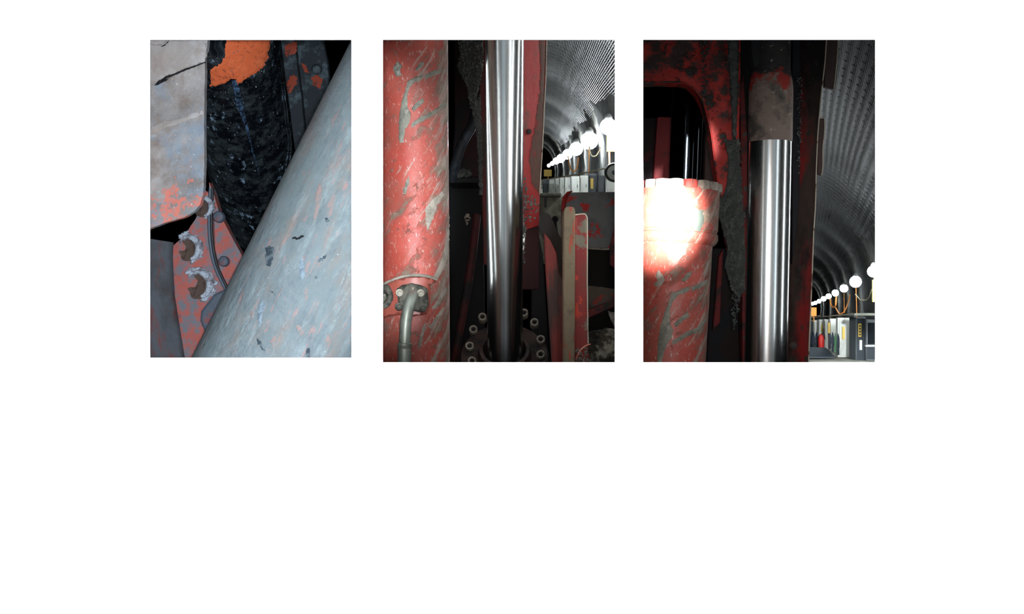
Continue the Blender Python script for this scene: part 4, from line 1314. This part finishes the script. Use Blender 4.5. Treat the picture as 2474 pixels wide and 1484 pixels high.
for poly, lb in (([(1997, 60), (2027, 60), (2024, 120), (2020, 170), (2015, 216), (1992, 210), (1994, 150)], 'upper tab'),
                 ([(1979, 286), (1992, 286), (1991, 335), (1988, 350), (1988, 400), (1985, 424), (1976, 420), (1976, 340)], 'lower tab')):
    prism('side_tab', poly, 7.5, .04, worn('tab_brown_' + lb[:5], srgb(74, 58, 54), rough=.75, bump=.004), C5, .006)['label'] = lb
tube('pale_edge', [P(x, y, 7.49) for x, y in ((2027, 60), (2024, 120), (2020, 170), (2015, 216))], .0045, M['edge'], C5, n=6, sub=3)
tube('pale_edge', [P(x, y, 7.49) for x, y in ((1980, 286), (1992, 286), (1991, 335), (1988, 350), (1988, 400), (1985, 424))], .0045, M['edge'], C5, n=6, sub=2)
rubble('caked_gravel', [(1926, 180), (1938, 180), (1936, 300), (1932, 420), (1926, 420)], flat(7.4), 60, 1.6, 3.2, M['gravel'], C5)
lathe('bolt_head', Cyl(cp5.hit(1916, 836, 0), cp5.hit(1916, 836, .06), .03, .03), [(0, .028), (.03, .028), (.036, .015)], M['gland'], C5, n=12)


# far row of cabinets, signs and workwear
CABC = [(1956, 1966, 776, 842, 19.0, 'shed_grey'), (1967, 1978, 774, 842, 18.7, 'shed'), (1979, 1991, 772, 843, 18.4, 'shed'), (1992, 2004, 771, 846, 18.0, 'shed'), (2005, 2022, 770, 850, 17.2, 'shed'), (2024, 2066, 768, 862, 15.9, 'shed')]
for i, (x0, x1, y0, y1, d, mt) in enumerate(CABC):
    bot = TC.vy + .76 * F / d
    cabinet(x0, x1, y0, bot, d, mt, '%s far cabinet behind right opening, %s from the red column' % ({'shed': 'white', 'shed_grey': 'grey'}[mt], nth[i]), 'far cabinets in the right tunnel')
DR3 = empty('far_door', P(2080, 870, 15.0), 'dark grey door with a yellow and a white sign, right of the wide white cabinet', 'door')
dd = 15.0
bot = TC.vy + .76 * F / dd
pbox('door_frame', 2068, 766, 2092, bot, dd, .3, M['shed_grey'], DR3, .006)
pbox('door_leaf', 2070.5, 771, 2090, bot, dd - .02, .03, M['shed_dark'], DR3, .004)
pbox('door_sign', 2074, 782, 2081.5, 814, dd - .035, .02, M['yellow'], DR3, .002)['label'] = 'yellow upright sign'
for k in range(4):
    pbox('sign_mark', 2076, 786 + 7 * k, 2079.6, 789.5 + 7 * k, dd - .04, .012, M['black'], DR3, 0)
pbox('door_sign', 2077, 822, 2083, 846, dd - .035, .02, M['shed'], DR3, .002)['label'] = 'white upright sign'
CB = empty('control_booth', P(2110, 875, 14.4), 'dark glazed booth at the right edge of right opening', 'booth')
dd = 14.82
bot = TC.vy + .76 * F / dd
pbox('booth_body', 2093, 772, 2150, bot, dd, .07, M['shed_grey'], CB, .01)
pbox('booth_window', 2097, 780, 2146, 832, dd - .012, .02, worn('booth_glass', srgb(26, 30, 34), rough=.1), CB, .004)
pbox('booth_sill', 2092, 834, 2151, 838, dd - .03, .06, M['shed'], CB, .004)
pbox('booth_panel', 2095, 840, 2148, bot - 4, dd - .012, .02, M['shed_dark'], CB, .004)
pbox('booth_roof', 2064, 757, 2152, 763, 14.6, .30, worn('booth_roof_grey', srgb(120, 120, 112), rough=.8), CB, .006)
SC = empty('orange_sign', P(1966, 753, 17), 'orange sign panel at the edge of the right red column', 'sign')
pbox('sign_board', 1950, 743, 1973, 764, 17.0, .03, M['orange_sign'], SC, .004)
tube('sign_pole', [P(1966, 764, 17.02), P(1966, 778, 17.02)], .010, M['cable'], SC, n=6)
SY = empty('yellow_sign', P(2112, 700, 12.6), 'tall pale yellow sign hanging below the nearest right tunnel lamp', 'sign')
pbox('sign_board', 2109, 676, 2124, 730, 12.4, .03, M['yellow'], SY, .003)
tube('sign_hanger', [P(2112, 664, 12.42), P(2112, 677, 12.42)], .006, M['cable_pale'], SY, n=6)
for (x0, x1, y0, y1, nm) in ((2035, 2041, 790, 820, 'narrow'), (1984.5, 1990, 782, 802, 'small'), (2001, 2006, 780, 805, 'middle')):
    dd = 15.85 if x0 > 2030 else (18.3 if x0 < 1995 else 17.1)
    tag(pbox('yellow_notice', x0, y0, x1, y1, dd, .012, M['yellow'], None, .001),
        {'narrow': 'narrow yellow notice on the widest white cabinet', 'small': 'yellow notice on the third far cabinet of the right opening', 'middle': 'yellow notice above the hanging workwear'}[nm], 'notice')


def garment(x, y0, y1, w, d, mat, label):
    # a coat hanging from a hook: shoulders, body flaring to the hem, two sleeves
    t = empty('hanging_coat', P(x, y0, d), label, 'coat', 'workwear hung on the far cabinets')
    a = P(x, y0, d); b = P(x, y1, d)
    h = a.z - b.z
    ww = W(w, d)
    c = Cyl(b, a, ww, ww)
    prof = [(0, ww * .5), (h * .3, ww * .45), (h * .7, ww * .42), (h * .86, ww * .45), (h * .95, ww * .25), (h, ww * .12)]
    lathe('coat_body', c, prof, mat, t, n=14, wob=.12)
    for s in (-1, 1):
        tube('sleeve', [a + Vector((s * ww * .32, 0, -h * .12)), a + Vector((s * ww * .52, -.01, -h * .35)), a + Vector((s * ww * .55, -.01, -h * .68))], lambda q: ww * (.15 - .04 * q), mat, t, n=8, sub=3)


for (x, y0, y1, w, m_, lb) in ((2005.5, 805, 842, 5, M['coat_dark'], 'dark coat nearest the yellow notice'), (2011.8, 803, 850, 5, M['coat_dark'], 'dark coat hanging second of the workwear row'), (2018.2, 808, 852, 5, M['coat_green'], 'dark green coat among the hanging workwear'), (2025, 806, 858, 5, M['coat_dark'], 'dark coat hanging nearest the wide white cabinet')):
    garment(x, y0, y1, w, 15.55, m_, lb)
for i, (x, y1) in enumerate(((1957, 846), (1964.8, 848), (1973, 850))):
    garment(x, 802, y1, 5.8, 17.6, M['coat_dark'], ['dark coat hanging closest to the red column', 'dark coat hanging between two others on the grey cabinet', 'dark coat on the second far cabinet'][i])
EX = empty('fire_extinguisher', P(1985, 842, 17.3), 'red fire extinguisher on the far cabinets', 'extinguisher')
e0, e1 = P(1984, 842, 17.4), P(1984, 806, 17.4)
h = e1.z - e0.z
lathe('bottle', Cyl(e0, e1, .05, .05), [(0, .045), (.01, .05), (h * .75, .05), (h * .88, .035), (h * .92, .016), (h * .97, .016)], M['ext_red'], EX, n=20)
tube('nozzle', [e1 + Vector((0, 0, -.01)), e1 + Vector((.04, -.02, .0)), e1 + Vector((.055, -.03, -.10))], .008, M['black'], EX, n=6)
BX = empty('low_ramp', P(1985, 850, 16), 'black low box on the pale floor below the hanging coats', 'box')
mk('box_body', [P(1945, 838, 15.5), P(1995, 840, 15.5), P(2018, 862, 15.2), P(1945, 862, 15.2), P(1945, 846, 15.7), P(1995, 846, 15.7), P(2018, 866, 15.2), P(1945, 866, 15.2)],
   [(0, 1, 2, 3), (4, 7, 6, 5), (0, 4, 5, 1), (1, 5, 6, 2), (2, 6, 7, 3), (3, 7, 4, 0)], M['shed_dark'], BX)
cable([P(2006, 722, 17.5), P(2008, 738, 17.5), P(2016, 742, 17.4), P(2019, 734, 17.3), P(2020, 716, 17.3)], .016, 'cable', 'thick orange cable loop below the third right tunnel lamp')
cable([P(2019, 744, 16.5), P(2028, 758, 16.4), P(2040, 752, 16.3), P(2050, 728, 16.2), P(2053, 712, 16.2)], .010, 'cable', 'thin orange cable loop hanging above the wide white cabinet')
cable([P(2067, 712, 14.6), P(2080, 725, 14.4), P(2096, 722, 14.0), P(2106, 700, 13.6)], .010, 'cable_pale', 'pale cable loop between the two nearest right tunnel lamps')
cable([P(2068, 694, 15.1), P(2070, 766, 15.1)], .008, 'cable', 'orange cable dropping from the second right tunnel lamp to the door')
cable([P(2039, 706, 16.2), P(2040, 756, 16.2)], .006, 'cable', 'thin cable dropping from the third right tunnel lamp')
cable([P(1958, 768, 19), P(2030, 762, 16.5), P(2064, 760, 15.2)], .010, 'cable_pale', 'pale cable running above the cabinets in right tunnel')
